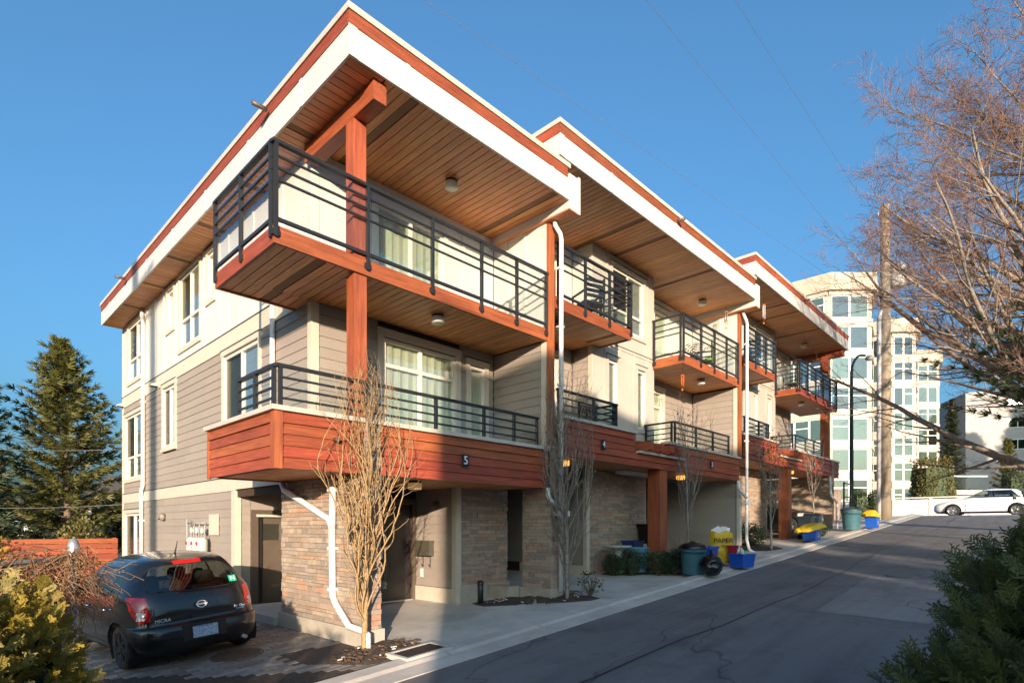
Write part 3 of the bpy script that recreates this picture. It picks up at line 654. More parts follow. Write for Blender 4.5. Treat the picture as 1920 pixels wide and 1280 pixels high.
bx('panel', M['siding'], sdw, 4.60, 5.55, 11.66, 11.70, .35, .77)
sd = bx('side_door', M['brown'], A, 4.82, 5.5, 11.68, 11.70, -1.52, .20); bx('door_frame', M['brown'], sd, 4.60, 4.74, 11.60, 11.70, -1.52, .36); bx('door_frame', M['brown'], sd, 4.74, 5.5, 11.60, 11.70, .28, .36); bx('head_flashing', M['trim'], sd, 4.70, 5.5, 11.58, 11.63, .22, .27)
bx('door_stile', M['doorblack'], sd, 4.745, 4.83, 11.64, 11.69, -1.52, .215); bx('glazed_panel', M['glass'], sd, 4.86, 5.5, 11.668, 11.675, -.25, .08)
lap(sdw, M['siding'], 'X', 5.50, 9.7, 11.64, -1.6, .77, (), .17)
# downpipes
downpipe(A, [(4.25, 18.0, 5.9), (4.22, 17.95, 5.7), (4.25, 17.95, 5.55), (4.25, 17.95, 1.15), (4.22, 18.0, 1.0), (4.25, 18.1, .85), (4.25, 18.1, -1.9)], .05, [(4.25, 17.95, 3.4), (4.25, 18.1, .2)])
downpipe(A, [(4.25, 9.82, 3.9), (4.25, 9.82, 1.6)], .045)
downpipe(A, [(4.2, 9.35, .76), (4.2, 9.25, .62), (4.23, 7.83, .12), (4.23, 7.74, 0), (4.23, 7.72, -1.0), (4.23, 7.62, -1.12), (4.2, 7.2, -1.38), (4.2, 6.85, -1.4), (4.2, 6.74, -1.43), (4.2, 6.73, -1.68)], .05, [(4.23, 7.72, -.3), (4.23, 7.72, -.9)])
downpipe(A, [(4.23, 7.72, .72), (4.23, 7.73, .2), (4.23, 7.73, 0)], .05, [(4.23, 7.72, .55)])
downpipe(A, [(8.36, 6.92, 5.78), (8.36, 6.92, 5.70), (8.44, 6.86, 5.55), (8.46, 6.85, 5.45), (8.46, 6.86, -1.2)], .045, [(8.46, 6.86, 4.9), (8.46, 6.86, 2.7), (8.46, 6.86, .3)])
downpipe(A, [(8.1, 6.88, .74), (8.1, 6.87, .6), (8.15, 6.86, .52), (8.42, 6.84, .35)], .042); bx('pipe_bracket', M['metalwhite'], A, 8.28, 8.66, 6.80, 6.9, .22, .32)
plaque('5', 6.13, 1.08, 'five')
drum_lamp(6.35, 7.55, 5.93, 'white drum lamp under the highest soffit of the nearest home'); drum_lamp(6.05, 7.55, 3.55, 'white drum lamp under the upper balcony of the nearest home'); drum_lamp(5.62, 7.6, .76, 'amber drum lamp over the sunlit porch of the nearest home', 2)
# ------------------------------------------------------------------ blocks B and C: two homes each under one roof
M['bay'] = mk('warm_grey_panel', (.45, .405, .345), .55, .05, 3, .02, .05, 40)
def pair(T, dx, dz, nums, last):
    P = T
    def X(v): return v + dx
    def Z(v): return v + dz
    g = gz(12 + dx)
    core = MB(); core.box(X(8.62), X(17.1), 8.62, 20.2, Z(1.4), Z(6.62)); core.box(X(10.95), X(13.65), 8.02, 8.62, Z(1.5), Z(6.62)); core.box(X(8.62), X(17.1), 12.6, 20.2, Z(-2.6), Z(1.4)); core.box(X(11.35), X(13.88), 8.4, 12.6, Z(-2.6), Z(1.4))
    core.build('wall_core', M['interior'], P)
    d3 = (X(14.0), X(15.2), Z(1.68), Z(3.95)); d4 = (X(14.05), X(15.5), Z(4.46), Z(6.3)); d1 = (X(8.95), X(10.35), Z(1.68), Z(3.95)); d2 = (X(8.95), X(10.35), Z(4.46), Z(6.3))
    front = backing('front_wall', P, 'Y', 8.5, X(8.56), X(17.1), Z(1.6), Z(6.62), [d1, d2, d3, d4])
    # left home: recess wall with glazed doors
    d1 = (X(8.95), X(10.35), Z(1.68), Z(3.95)); d2 = (X(8.95), X(10.35), Z(4.46), Z(6.3))
    lap(front, M['siding'], 'Y', 8.5, X(8.58), X(10.9), Z(1.66), Z(4.25), [H(*d1, .12)], .168); window(P, 'Y', 8.5, *d1, cols=(.5,), rows=(.8,), inside='curtain', trim=.12, name='glazed_door')
    panels(front, 'Y', 8.5, X(8.58), X(10.9), Z(4.42), Z(6.62), (), [H(*d2, .1)], M['white']); window(P, 'Y', 8.5, *d2, cols=(.5,), inside='curtain', trim=.1, name='glazed_door', trimmat=M['white'])
    # bay with flat panels
    wins = [(X(11.72), X(13.15), Z(4.9), Z(6.35)), (X(11.55), X(11.92), Z(2.55), Z(4.05)), (X(12.85), X(13.22), Z(2.55), Z(4.05))]
    bay = backing('bay', P, 'Y', 7.9, X(10.945), X(13.655), Z(2.1), Z(6.62), wins)
    panels(bay, 'Y', 7.9, X(10.91), X(13.69), Z(2.12), Z(4.38), (X(11.4), X(12.05), X(12.72), X(13.35)), [H(*w) for w in wins], M['bay'], M['bay'])
    panels(bay, 'Y', 7.9, X(10.91), X(13.69), Z(4.46), Z(6.62), (X(11.5), X(13.35)), [H(*w) for w in wins], M['bay'], M['bay'])
    fbx('Y', 7.9, 'band_board', M['bay'], bay, X(10.9), X(13.7), Z(4.385), Z(4.455), -.012, .02); fbx('Y', 7.9, 'drip_flashing', M['black'], bay, X(10.9), X(13.7), Z(4.456), Z(4.466), -.03, .01)
    for i, w in enumerate(wins): window(P, 'Y', 7.9, *w, cols=(.5,) if i == 0 else (), rows=(.32,) if i == 0 else (), inside='blind', trim=.085, trimmat=M['bay'])
    lap(bay, M['siding'], 'X', X(10.9), 8.02, 8.49, Z(1.66), Z(4.25), (), .168); fbx('X', X(10.9), 'corner_trim', M['trim'], bay, 7.9, 8.018, Z(1.66), Z(4.38), -.012, .03)
    panels(bay, 'X', X(10.9), 7.9, 8.49, Z(4.42), Z(6.62), (), (), M['white'])
    fbx('Y', 7.9, 'wall_panel', M['bay'], bay, X(10.95), X(13.65), Z(1.5), Z(2.1), .01, .06)
    # right home
    d3 = (X(14.0), X(15.2), Z(1.68), Z(3.95)); d4 = (X(14.05), X(15.5), Z(4.46), Z(6.3))
    lap(front, M['siding'], 'Y', 8.5, X(13.7), X(17.09), Z(1.66), Z(4.25), [H(*d3, .12)], .168); window(P, 'Y', 8.5, *d3, cols=(.5,), rows=(.8,), inside='curtain', trim=.12, name='glazed_door')
    panels(front, 'Y', 8.5, X(13.7), X(17.09), Z(4.42), Z(6.62), (X(16),), [H(*d4, .1)], M['white']); window(P, 'Y', 8.5, *d4, cols=(.5,), inside='curtain', trim=.1, name='glazed_door', trimmat=M['white'])
    xe = X(17.1)
    if not last:
        endw = bx('end_wall', M['gap'], P, xe + .045, xe + .16, 7.06, 8.52, Z(1.6), Z(6.62))
        lap(endw, M['siding'], 'X', xe, 7.19, 8.498, Z(1.66), Z(4.2), (), .168); fbx('X', xe, 'corner_trim', M['trim'], endw, 7.07, 7.188, Z(1.66), Z(4.21), -.012, .04); panels(endw, 'X', xe, 7.07, 8.498, Z(4.42), Z(6.62), (7.62, 8.12))
        bx('cedar_post_board', M['cedarz'], P, xe - .005, xe + .16, 7.0, 7.055, Z(2.16), Z(6.44))
        db = bx('roof_end_box', M['white'], P, xe - .16, xe + .12, 6.452, 8.5, Z(6.46), Z(7.1)); bx('underside', M['plank_y'], db, xe - .15, xe + .11, 6.46, 8.49, Z(6.445), Z(6.459))
        lap(P, M['siding'], 'X', xe, 7.12, 12.5, g - .1, Z(1.42), (), .17); bx('garage_wall', M['gap'], P, xe + .045, xe + .2, 7.1, 12.6, g - .2, Z(1.42)); bx('corner_trim', M['trim'], P, xe - .012, xe + .16, 7.0, 7.09, g, Z(1.42))
        downpipe(P, [(xe + .05, 6.92, Z(6.45)), (xe + .06, 6.9, Z(6.36)), (xe + .16, 6.86, Z(6.2)), (xe + .18, 6.85, Z(6.1)), (xe + .18, 6.86, g + .75), (xe + .22, 6.8, g + .45), (xe + .35, 6.6, g + .3)], .045, [(xe + .18, 6.86, Z(5.5)), (xe + .18, 6.86, Z(2.6))])
        downpipe(P, [(xe - .35, 6.9, Z(1.38)), (xe - .35, 6.88, Z(1.2)), (xe - .3, 6.87, Z(1.1)), (xe + .14, 6.85, Z(.9))], .042); bx('pipe_bracket', M['metalwhite'], P, xe + .0, xe + .38, 6.80, 6.9, Z(.7), Z(.8))
    x1r = X(16.9) if not last else X(17.95)
    ZB, ZT = Z(6.63), Z(7.27)
    rf = roof(P, X(7.93), x1r, 6.45, 20.3, ZB, ZT, tuple(X(v) for v in (9.55, 12.15, 15.6)), (), True)
    so = bx('soffit', M['gap'], P, X(8.0), x1r - .02, 6.5, 20.2, ZB + .02, ZB + .03); planks(so, M['plank_y'], 'Y', X(7.98), x1r - (.0 if not last else .04), 6.49, 8.49, ZB, .14, vents=(20, 27, 44))
    scupper(P, (X(12.2), 6.47, ZT - .2), (0, -1, 0))
    # balconies
    for (bx0, bx1, kind) in ((X(8.5), X(11.17), 'L'), (X(13.6), X(17.08) if not last else X(18.45), 'R')):
        ub = bx('upper_balcony', M['gap'], P, bx0 + .05, bx1 - .05, 7.075, 8.5 if kind == 'R' else 7.88, Z(4.265), Z(4.42))
        if kind == 'L': bx('deck', M['gap'], ub, bx0 + .05, X(10.89), 7.88, 8.5, Z(4.265), Z(4.42))
        bx('fascia_board', M['cedarx'], ub, bx0, bx1, 7.03, 7.072, Z(4.22), Z(4.45))
        if kind == 'L': bx('fascia_board', M['cedary'], ub, bx1 - .045, bx1 - .002, 7.0725, 7.87, Z(4.22), Z(4.45)); planks(ub, M['plank_y'], 'Y', bx0 + .02, bx1 - .05, 7.075, 7.88, Z(4.242), .14, vents=(15,)); planks(ub, M['plank_y'], 'Y', bx0 + .02, X(10.89), 7.885, 8.49, Z(4.242), .14)
        else: bx('fascia_board', M['cedary'], ub, bx0 + .002, bx0 + .045, 7.0725, 7.88, Z(4.22), Z(4.45)); planks(ub, M['plank_y'], 'Y', bx0 + .05, bx1 - .02, 7.075, 8.49, Z(4.242), .14)
        if kind == 'L':
            railing(ub, [(bx0 + .05, 7.02), (bx1, 7.02)], Z(4.43), Z(5.5), 'upper', [(.01, .34, .67, .995)]); railing(ub, [(bx1 - .02, 7.06), (bx1 - .02, 7.86)], Z(4.43), Z(5.5), 'upper', [(.03, .97)])
        else:
            railing(ub, [(bx0, 7.02), (bx1 - .03, 7.02)], Z(4.43), Z(5.5), 'upper', [(.006, .29, .53, .76, .995)] if not last else [(.006, .2, .4, .6, .8, .995)]); railing(ub, [(bx0 - .005, 7.86), (bx0 - .005, 7.06)], Z(4.43), Z(5.5), 'upper', [(.02, .97)])
            if last: railing(ub, [(bx1 - .03, 7.06), (bx1 - .03, 8.4)], Z(4.43), Z(5.5), 'upper', [(.02, .5, .98)])
    # parapets and the beam between
    xr = X(17.05) if not last else X(18.6)
    lb = bx('lower_balcony', M['gap'], P, X(8.6), xr - .05, 7.02, 8.5, Z(1.5), Z(1.62))
    bx('parapet_core', M['gap'], lb, X(8.58), X(11.26), 7.014, 7.12, Z(1.42), Z(2.11)); bx('parapet_core', M['gap'], lb, X(11.26), X(12.76), 7.014, 7.12, Z(1.42), Z(1.70)); bx('parapet_core', M['gap'], lb, X(12.76), xr - .03, 7.014, 7.12, Z(1.42), Z(2.05))
    cedar_boards(lb, 'Y', 6.982, X(8.56), X(11.29), Z(1.70), Z(2.12), 3); cedar_boards(lb, 'Y', 6.982, X(8.56), xr, Z(1.40), Z(1.698), 2); cedar_boards(lb, 'Y', 6.982, X(12.76), xr, Z(1.70), Z(2.05), 2)
    bx('cap', M['cap'], lb, X(8.55), X(11.33), 6.935, 7.17, Z(2.122), Z(2.18)); bx('cap', M['cap'], lb, X(12.72), xr + .03, 6.935, 7.17, Z(2.052), Z(2.11)); bx('shelf_flashing', M['cap'], lb, X(11.335), X(12.715), 6.9, 7.15, Z(1.70), Z(1.75))
    bx('shelf_flashing', M['cap'], lb, X(12.716), X(13.5), 6.885, 6.95, Z(1.70), Z(1.75))
    for i in range(4):
        b = MB(); b.prism([(6.72, 1.78 + dz), (6.84, 1.76 + dz), (7.88, 1.98 + dz), (7.88, 2.1 + dz), (6.72, 1.95 + dz)], X(11.5 + i * .48), X(11.62 + i * .48), 'x'); b.build('rafter', M['cedary'], lb, fixn=True)
    bx('ledger_board', M['cedarx'], lb, X(11.34), X(12.7), 7.76, 7.87, Z(1.76), Z(2.09))
    planks(lb, M['plank_y'], 'Y', X(8.58), xr - .03, 7.015, 8.29, Z(1.425), .14)
    if last: cedar_boards(lb, 'X', xr, 7.0, 8.5, Z(1.42), Z(2.05), 4)
    railing(lb, [(X(8.6), 7.05), (X(10.62), 7.05)], Z(2.2), Z(2.70), 'lower', [(.01, .58, .99)]); railing(lb, [(X(10.6), 7.09), (X(10.6), 7.85)], Z(2.2), Z(2.70), 'lower', [(.03, .97)])
    railing(lb, [(X(13.2), 7.05), (X(16.45), 7.05)], Z(2.15), Z(2.68), 'lower', [(.006, .36, .67, .99)]); railing(lb, [(X(13.18), 7.86), (X(13.18), 7.09)], Z(2.15), Z(2.68), 'lower', [(.03, .97)])
    # ground floor
    bx('cedar_post', M['cedarz'], P, X(12.45), X(12.8), 7.03, 7.36, g - .1, Z(1.42))
    sw = bx('stone_wall', M['mortar'], P, X(11.35), X(13.88), 8.335, 8.4, g - .3, Z(1.42)); st = MB(); stone_face(sw, 'Y', 8.30, X(11.32), X(13.88), g - .1, Z(1.41), rs, [290 if not last else 150], st)
    bx('corner_trim', M['trim'], P, X(13.88), X(13.91), 8.29, 8.36, g, Z(1.42))
    bx('corner_trim', M['trim'], P, X(11.2), X(11.32), 8.285, 8.40, g, Z(1.42)); lap(P, M['siding'], 'X', X(11.22), 8.4, 12.5, g + .2, Z(1.42), (), .17); bx('garage_wall', M['gap'], P, X(11.265), X(11.35), 8.4, 12.6, g - .2, Z(1.42))
    bx('skirt_board', M['trim'], P, X(11.2), X(11.3), 8.401, 10.5, g - .1, g + .19)
    if last:
        pw = bx('stone_pillar', M['mortar'], P, X(17.52), X(17.75), 7.0, 12.5, g + .2, Z(1.42)); stone_face(pw, 'X', X(17.48), 6.97, 11.5, g + .3, Z(1.41), rs, [100], st); stone_face(pw, 'Y', 6.96, X(17.48), X(17.76), g + .3, Z(2.05), rs, [40], st)
        bx('cedar_post', M['cedarz'], P, X(17.45), X(17.75), 7.1, 7.4, Z(2.1), Z(4.2)); bx('cedar_post', M['cedarz'], P, X(17.45), X(17.75), 7.1, 7.4, Z(4.45), Z(6.36)); bx('roof_beam', M['cedary'], P, X(17.45), X(17.75), 6.55, 8.5, Z(6.365), Z(6.62))
        downpipe(P, [(X(17.0), 6.9, Z(1.38)), (X(17.0), 6.88, Z(.75)), (X(17.1), 6.87, Z(.6)), (X(17.75), 6.85, Z(.35)), (X(17.78), 6.85, Z(.2)), (X(17.78), 6.85, g + .4)], .045)
        bx('end_wall', M['siding'], P, X(17.1), X(17.3), 8.52, 20.2, Z(1.6), Z(6.6))
    tag(st.build('stone_courses', STONES, sw), None, None, kind='stuff')
    plaque(nums[0], X(9.98), Z(1.74), {'4': 'four', '2': 'two'}[nums[0]]); plaque(nums[1], X(15.1), Z(1.72), {'3': 'three', '1': 'one'}[nums[1]])
B_ = thing('townhouse', 'middle pair of townhouses, numbers 4 and 3, under one roof with a bay between balconies', 'house', (12.8, 7.0, gz(12.8)), 'townhouses stepping up the lane')
pair(B_, 0, 0, ('4', '3'), False)
C_ = thing('townhouse', 'farthest pair of townhouses, numbers 2 and 1, at the top of the row', 'house', (22, 7.0, gz(22)), 'townhouses stepping up the lane')
pair(C_, 8.95, .72, ('2', '1'), True)
where = (('4', 'the fourth home', 9.3, 15.9, 0, 0), ('2', 'the farthest pair', 9.3, 15.9, 8.95, .72))
drum_lamp(9.2, 7.5, 4.24, 'drum lamp under the upper balcony of number 4'); drum_lamp(15.9, 7.6, 6.63, 'drum lamp under the roof soffit of number 3'); drum_lamp(15.6, 7.5, 4.24, 'drum lamp under the upper balcony of number 3, beside a hanging chime')
drum_lamp(9.35, 7.5, 1.43, 'glowing amber lamp behind the bare tree with dry leaves', True); drum_lamp(14.2, 7.4, 1.43, 'glowing amber lamp right of the red post of the middle homes', True)
drum_lamp(24.6, 7.5, 7.35, 'drum lamp under the farthest roof soffit'); drum_lamp(24.3, 7.5, 4.96, 'drum lamp under the farthest upper balcony'); drum_lamp(22.6, 7.35, 2.15, 'glowing amber lamp right of the red post of the farthest homes', True)
fx = bx('strip_light', M['metalwhite'], None, 12.0, 14.0, 7.75, 8.0, 1.34, 1.415); tag(fx, 'long pale strip light under the parapet of number 4', 'lamp'); bx('diffuser', M['bulb'], fx, 12.05, 13.95, 7.78, 7.97, 1.325, 1.339)
# ------------------------------------------------------------------ trees and plants
def rv(rg): return Vector((rg.gauss(0, 1), rg.gauss(0, 1), rg.gauss(0, 1))).normalized()
def branch(mb, rg, p, d, L, r0, n, wob, up, out=None, k=5, r1=.25, mi=0):
    """one wavy limb; returns the points, directions and radii along it"""
    pts = [p.copy()]; rad = [r0]; ds = [d.copy()]; st = L / n
    for i in range(n):
        d = (d + rv(rg) * wob + Vector((0, 0, up))).normalized()
        if out: d = (d + out * .05).normalized()
        p = p + d * st; pts.append(p.copy()); rad.append(r0 * (1 - (1 - r1) * (i + 1) / n)); ds.append(d.copy())
    mb.tube(pts, rad, k, mi, True, False); return pts, ds, rad
def perp(d, rg):
    v = rv(rg); v = v - d * v.dot(d); return v.normalized()
M['bark_gold'] = mk('ochre_young_bark', (.36, .235, .11), .8, .35, 25, 0, .4, 60, c2=(.20, .135, .065))
M['bark_grey'] = mk('grey_bark', (.27, .225, .175), .85, .3, 14, 0, .6, 40, c2=(.10, .085, .075))
M['bark_brown'] = mk('brown_bark', (.15, .105, .075), .85, .3, 9, 0, .8, 25)
M['twig_red'] = mk('reddish_twig', (.24, .135, .095), .8, .25, 20)
M['deadleaf'] = leafmat('dry_brown_leaf', (.14, .06, .025), (.32, .15, .06), .7, .3)
def leafquad(mb, p, d, nrm, L, w, mi=0):
    s = d.cross(nrm).normalized() * w
    mb.face([p, p + d * L * .45 + s, p + d * L, p + d * L * .45 - s], mi)
def columnar(name, label, x, y, h, spread, seed, nb=40, bark='bark_gold', leaves=0, rb=.045, curl=.16, lo=.12):
    rg = random.Random(seed); z0 = gz(x) + .02; t = thing(name, label, 'tree', (x, y, z0), 'slim columnar street trees'); tr = MB(); br = MB()
    P, D, Rr = branch(tr, rg, Vector((x, y, z0 - .1)), Vector((0, 0, 1)), h * .93, rb, 14, .03, .06, None, 8, .12); tr.build('trunk', M[bark], t)
    tips = []
    for i in range(nb):
        f = lo + (.9 - lo) * (i / nb) ** 1.1; j = min(int(f * 14), 13); p = P[j].lerp(P[j + 1], f * 14 - j); a = rg.uniform(0, 6.283)
        hd = Vector((math.cos(a), math.sin(a), 0)); env = spread * (math.sin(math.pi * min(1, (f * .8 + .25))) ** .7)
        L = h * (1.02 - f) * rg.uniform(.55, .95) + .25; d = (Vector((0, 0, 1)) + hd * rg.uniform(.35, .75)).normalized()
        n = max(7, int(L / .13)); pts = [p.copy()]; rad = [max(.006, Rr[j] * .42)]; q = p.copy(); dd = d.copy(); r0 = rad[0]
        for s in range(n):
            off = Vector((q.x - x, q.y - y, 0)); dd = (dd + rv(rg) * curl + Vector((0, 0, .16)) - off * (.28 if off.length > env else .0)).normalized()
            q = q + dd * (L / n); pts.append(q.copy()); rad.append(max(.0032, r0 * (1 - .8 * (s + 1) / n)))
            if s > 1 and rg.random() < .75:
                P2, D2, R2 = branch(br, rg, q, (dd + perp(dd, rg) * .8).normalized(), rg.uniform(.12, .5), max(.0028, rad[-1] * .6), 6, curl * 1.6, .13, None, 3, .5); tips.append((P2, D2))
        br.tube(pts, rad, 4, 0, True, False); tips.append((pts, [dd] * len(pts)))
    br.build('branches', M[bark], t)
    if leaves:
        lv = MB()
        for _ in range(leaves):
            P2, D2 = rg.choice(tips); i = rg.randrange(1, len(P2)); d = (Vector((0, 0, -.7)) + rv(rg) * .7).normalized(); leafquad(lv, P2[i], d, perp(d, rg), rg.uniform(.045, .08), rg.uniform(.014, .024))
        lv.build('leaves', M['deadleaf'], t)
    return t
columnar('bare_tree', 'bare golden columnar tree in the sunlit bed before the stone pillar', 4.16, 6.74, 3.95, .52, 3, 54, curl=.25)
columnar('bare_tree', 'bare columnar tree with a few dry leaves beside the second white downpipe', 8.40, 6.66, 4.3, .5, 5, 46, 'bark_grey', 42, .04)
columnar('bare_tree', 'bare columnar tree with silvery stem behind the teal rubbish bin', 12.75, 6.44, 3.95, .48, 7, 34, 'bark_grey', 16, .035, .16, .3)
columnar('bare_tree', 'slim young tree still hung with brown dry leaves', 18.0, 6.4, 3.5, .55, 9, 30, 'bark_grey', 420, .04, .12, .25)
columnar('bare_tree', 'thin greenish sapling in front of the black parked car', 22.6, 6.5, 3.6, .35, 12, 16, 'bark_grey', 0, .04, .1, .4)
# large bare tree on the right
def big_tree(name, label, x, y, h, seed, lean):
    rg = random.Random(seed); z0 = gz(x); t = thing(name, label, 'tree', (x, y, z0)); tr = MB(); li = MB(); tw = MB()
    P, D, Rr = branch(tr, rg, Vector((x, y, z0 - .2)), Vector((0, 0, 1)), h * .8, .30, 16, .05, .05, None, 12, .25); tr.build('trunk', M['bark_grey'], t)
    def twigs(pts, ds, dens, Lr):
        for i in range(1, len(pts)):
            for _ in range(dens if rg.random() < .9 else dens + 1):
                d = (ds[i] + perp(ds[i], rg) * rg.uniform(.5, 1.0) + Vector((0, 0, rg.uniform(-.25, .12)))).normalized()
                P3, D3, R3 = branch(tw, rg, pts[i], d, rg.uniform(*Lr), .0062, 5, .2, .02, None, 3, .55)
                for m_ in range(1, 6):
                    for _s in range(2 if m_ > 3 else 1):
                        d2 = (D3[m_] + perp(D3[m_], rg) * .8).normalized(); branch(tw, rg, P3[m_], d2, rg.uniform(.10, .34), .0042, 3, .22, .0, None, 3, .7)
    for i in range(50):
        f = .12 + .86 * i / 50; j = min(int(f * 16), 15); p = P[j].lerp(P[j + 1], f * 16 - j); a = rg.uniform(0, 6.283)
        hd = Vector((math.cos(a), math.sin(a), 0)); hd = (hd + Vector(lean) * rg.uniform(.5, 1.5)).normalized()
        L = h * (.64 - .34 * f) * rg.uniform(.8, 1.15); d = (hd + Vector((0, 0, rg.uniform(.15, .75) + .5 * f))).normalized(); r0 = max(.04, Rr[j] * rg.uniform(.45, .62))
        P1, D1, R1 = branch(li, rg, p, d, L, r0, 14, .11, .028, None, 7, .15)
        for s in range(3, 15):
            for _ in range(2 if (s > 5 and rg.random() < .45) else 1):
                d2 = (D1[s] + perp(D1[s], rg) * rg.uniform(.45, .9)).normalized(); L2 = L * rg.uniform(.16, .34) * (1.15 - .5 * s / 15)
                P2, D2, R2 = branch(li, rg, P1[s], d2, L2, max(.011, R1[s] * .45), 7, .15, .015, None, 4, .3); twigs(P2, D2, 1, (.3, .8))
    li.build('limbs', M['bark_grey'], t); tag(tw.build('twigs', M['twig_red'], t), None, None, kind='stuff'); return t
big_tree('bare_tree', 'large spreading bare tree with reddish twigs at the right edge', 24.0, -1.05, 16.0, 21, (-.38, .66, 0))
# needle trees
M['needle'] = leafmat('cedar_needles', (.05, .06, .015), (.19, .18, .04), .6, .3)
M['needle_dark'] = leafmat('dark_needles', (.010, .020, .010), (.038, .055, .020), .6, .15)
M['needle_pine'] = leafmat('pine_needles', (.015, .032, .014), (.055, .085, .03), .55, .2)
def conifer(name, label, x, y, h, wid, seed, mat='needle', z0=None, lo=.12, tiers=26, dens=1.0, droop=.0, sz=.34, group='needle trees behind the homes', per=8, upturn=.12):
    rg = random.Random(seed); z0 = gz(x) if z0 is None else z0; t = thing(name, label, 'tree', (x, y, z0), group); tr = MB(); nd = MB()
    P, D, Rr = branch(tr, rg, Vector((x, y, z0 - .2)), Vector((0, 0, 1)), h, h * .018, 16, .012, .05, None, 8, .06)
    for i in range(tiers):
        f = lo + (1 - lo) * (i / tiers) ** .92; zc = f * 16; j = min(int(zc), 15); p0 = P[j].lerp(P[j + 1], zc - j)
        for b in range(per):
            a = 6.283 * b / per + rg.uniform(-.35, .35) + i * .7; prof = (1 - f) ** .8 * (.75 + .25 * min(1, (f - lo) * 6 + .35)) + .02; L = wid * prof * rg.uniform(.7, 1.12)
            if L < .12: L = .12
            d = Vector((math.cos(a), math.sin(a), .25 - droop + .55 * f)).normalized(); n = max(4, int(L / .3)); pts, ds, rd = branch(tr, rg, p0 + Vector((0, 0, rg.uniform(-.15, .15))), d, L, .012 + .018 * L / wid, n, .06, -.055 + upturn * .5, None, 3, .3)
            for s in range(len(pts)):
                fs = s / max(1, n)
                if fs < .15 and L > 1: continue
                for q in range(max(1, int(dens * rg.uniform(2, 4.2)))):
                    side = ds[s].cross(Vector((0, 0, 1))).normalized() * rg.choice((-1, 1)); dd = (ds[s] * rg.uniform(.35, 1) + side * rg.uniform(.2, 1) + Vector((0, 0, rg.uniform(-.3, .25) - .08))).normalized()
                    l_ = sz * rg.uniform(.6, 1.25) * (1.1 - .35 * fs) * (.55 + .45 * min(1, L)); nrm = (Vector((0, 0, .55)) + rv(rg) * .75).normalized(); p = pts[s] + rv(rg) * .06
                    sd = dd.cross(nrm).normalized()
                    for e in (-1, 0, 1):                      # a ragged spray of three fingers
                        d3 = (dd + sd * e * .5).normalized(); w_ = sd * l_ * .07; nd.face([p - w_, p + d3 * l_ * .6 - w_ * .7, p + d3 * l_ * (1 - .2 * abs(e)), p + d3 * l_ * .6 + w_ * .8, p + w_])
    tr.build('trunk', M['bark_brown'], t); nd.build('crown', M[mat], t); return t
conifer('conifer', 'tall sunlit cedar standing alone left of the nearest home', 4.95, 34.0, 11.1, 4.2, 2, 'needle', -2.0, .19, 25, 1.5, .12, .50, per=10, upturn=.14)
# ------------------------------------------------------------------ scale-leaved evergreens close to the camera
def spray_proto(rg, L=.16, pairs=7):
    """flat feathery spray of a thuja: axis with side shoots, each with stubby tips; returns polygons in the xy plane, growing along +x"""
    polys = []
    def strip(p, d, l, w):
        s = Vector((-d.y, d.x, 0)) * w; polys.append([p - s * .8, p + d * l * .55 - s, p + d * l, p + d * l * .55 + s, p + s * .8])
    strip(Vector((0, 0, 0)), Vector((1, 0, 0)), L, .0045)
    for i in range(pairs):
        f = .12 + .8 * i / pairs
        for sgn in (-1, 1):
            p = Vector((L * f, 0, 0)); a = sgn * R(rg.uniform(34, 52)); d = Vector((math.cos(a), math.sin(a), rg.uniform(-.15, .15))).normalized(); l = L * (.52 - .40 * abs(f - .25)) * rg.uniform(.7, 1.1); strip(p, d, l, .0042)
            for q in (.45, .75):
                a2 = a + rg.choice((-1, 1)) * R(38); strip(p + d * l * q, Vector((math.cos(a2), math.sin(a2), 0)), l * .38, .0038)
    return polys
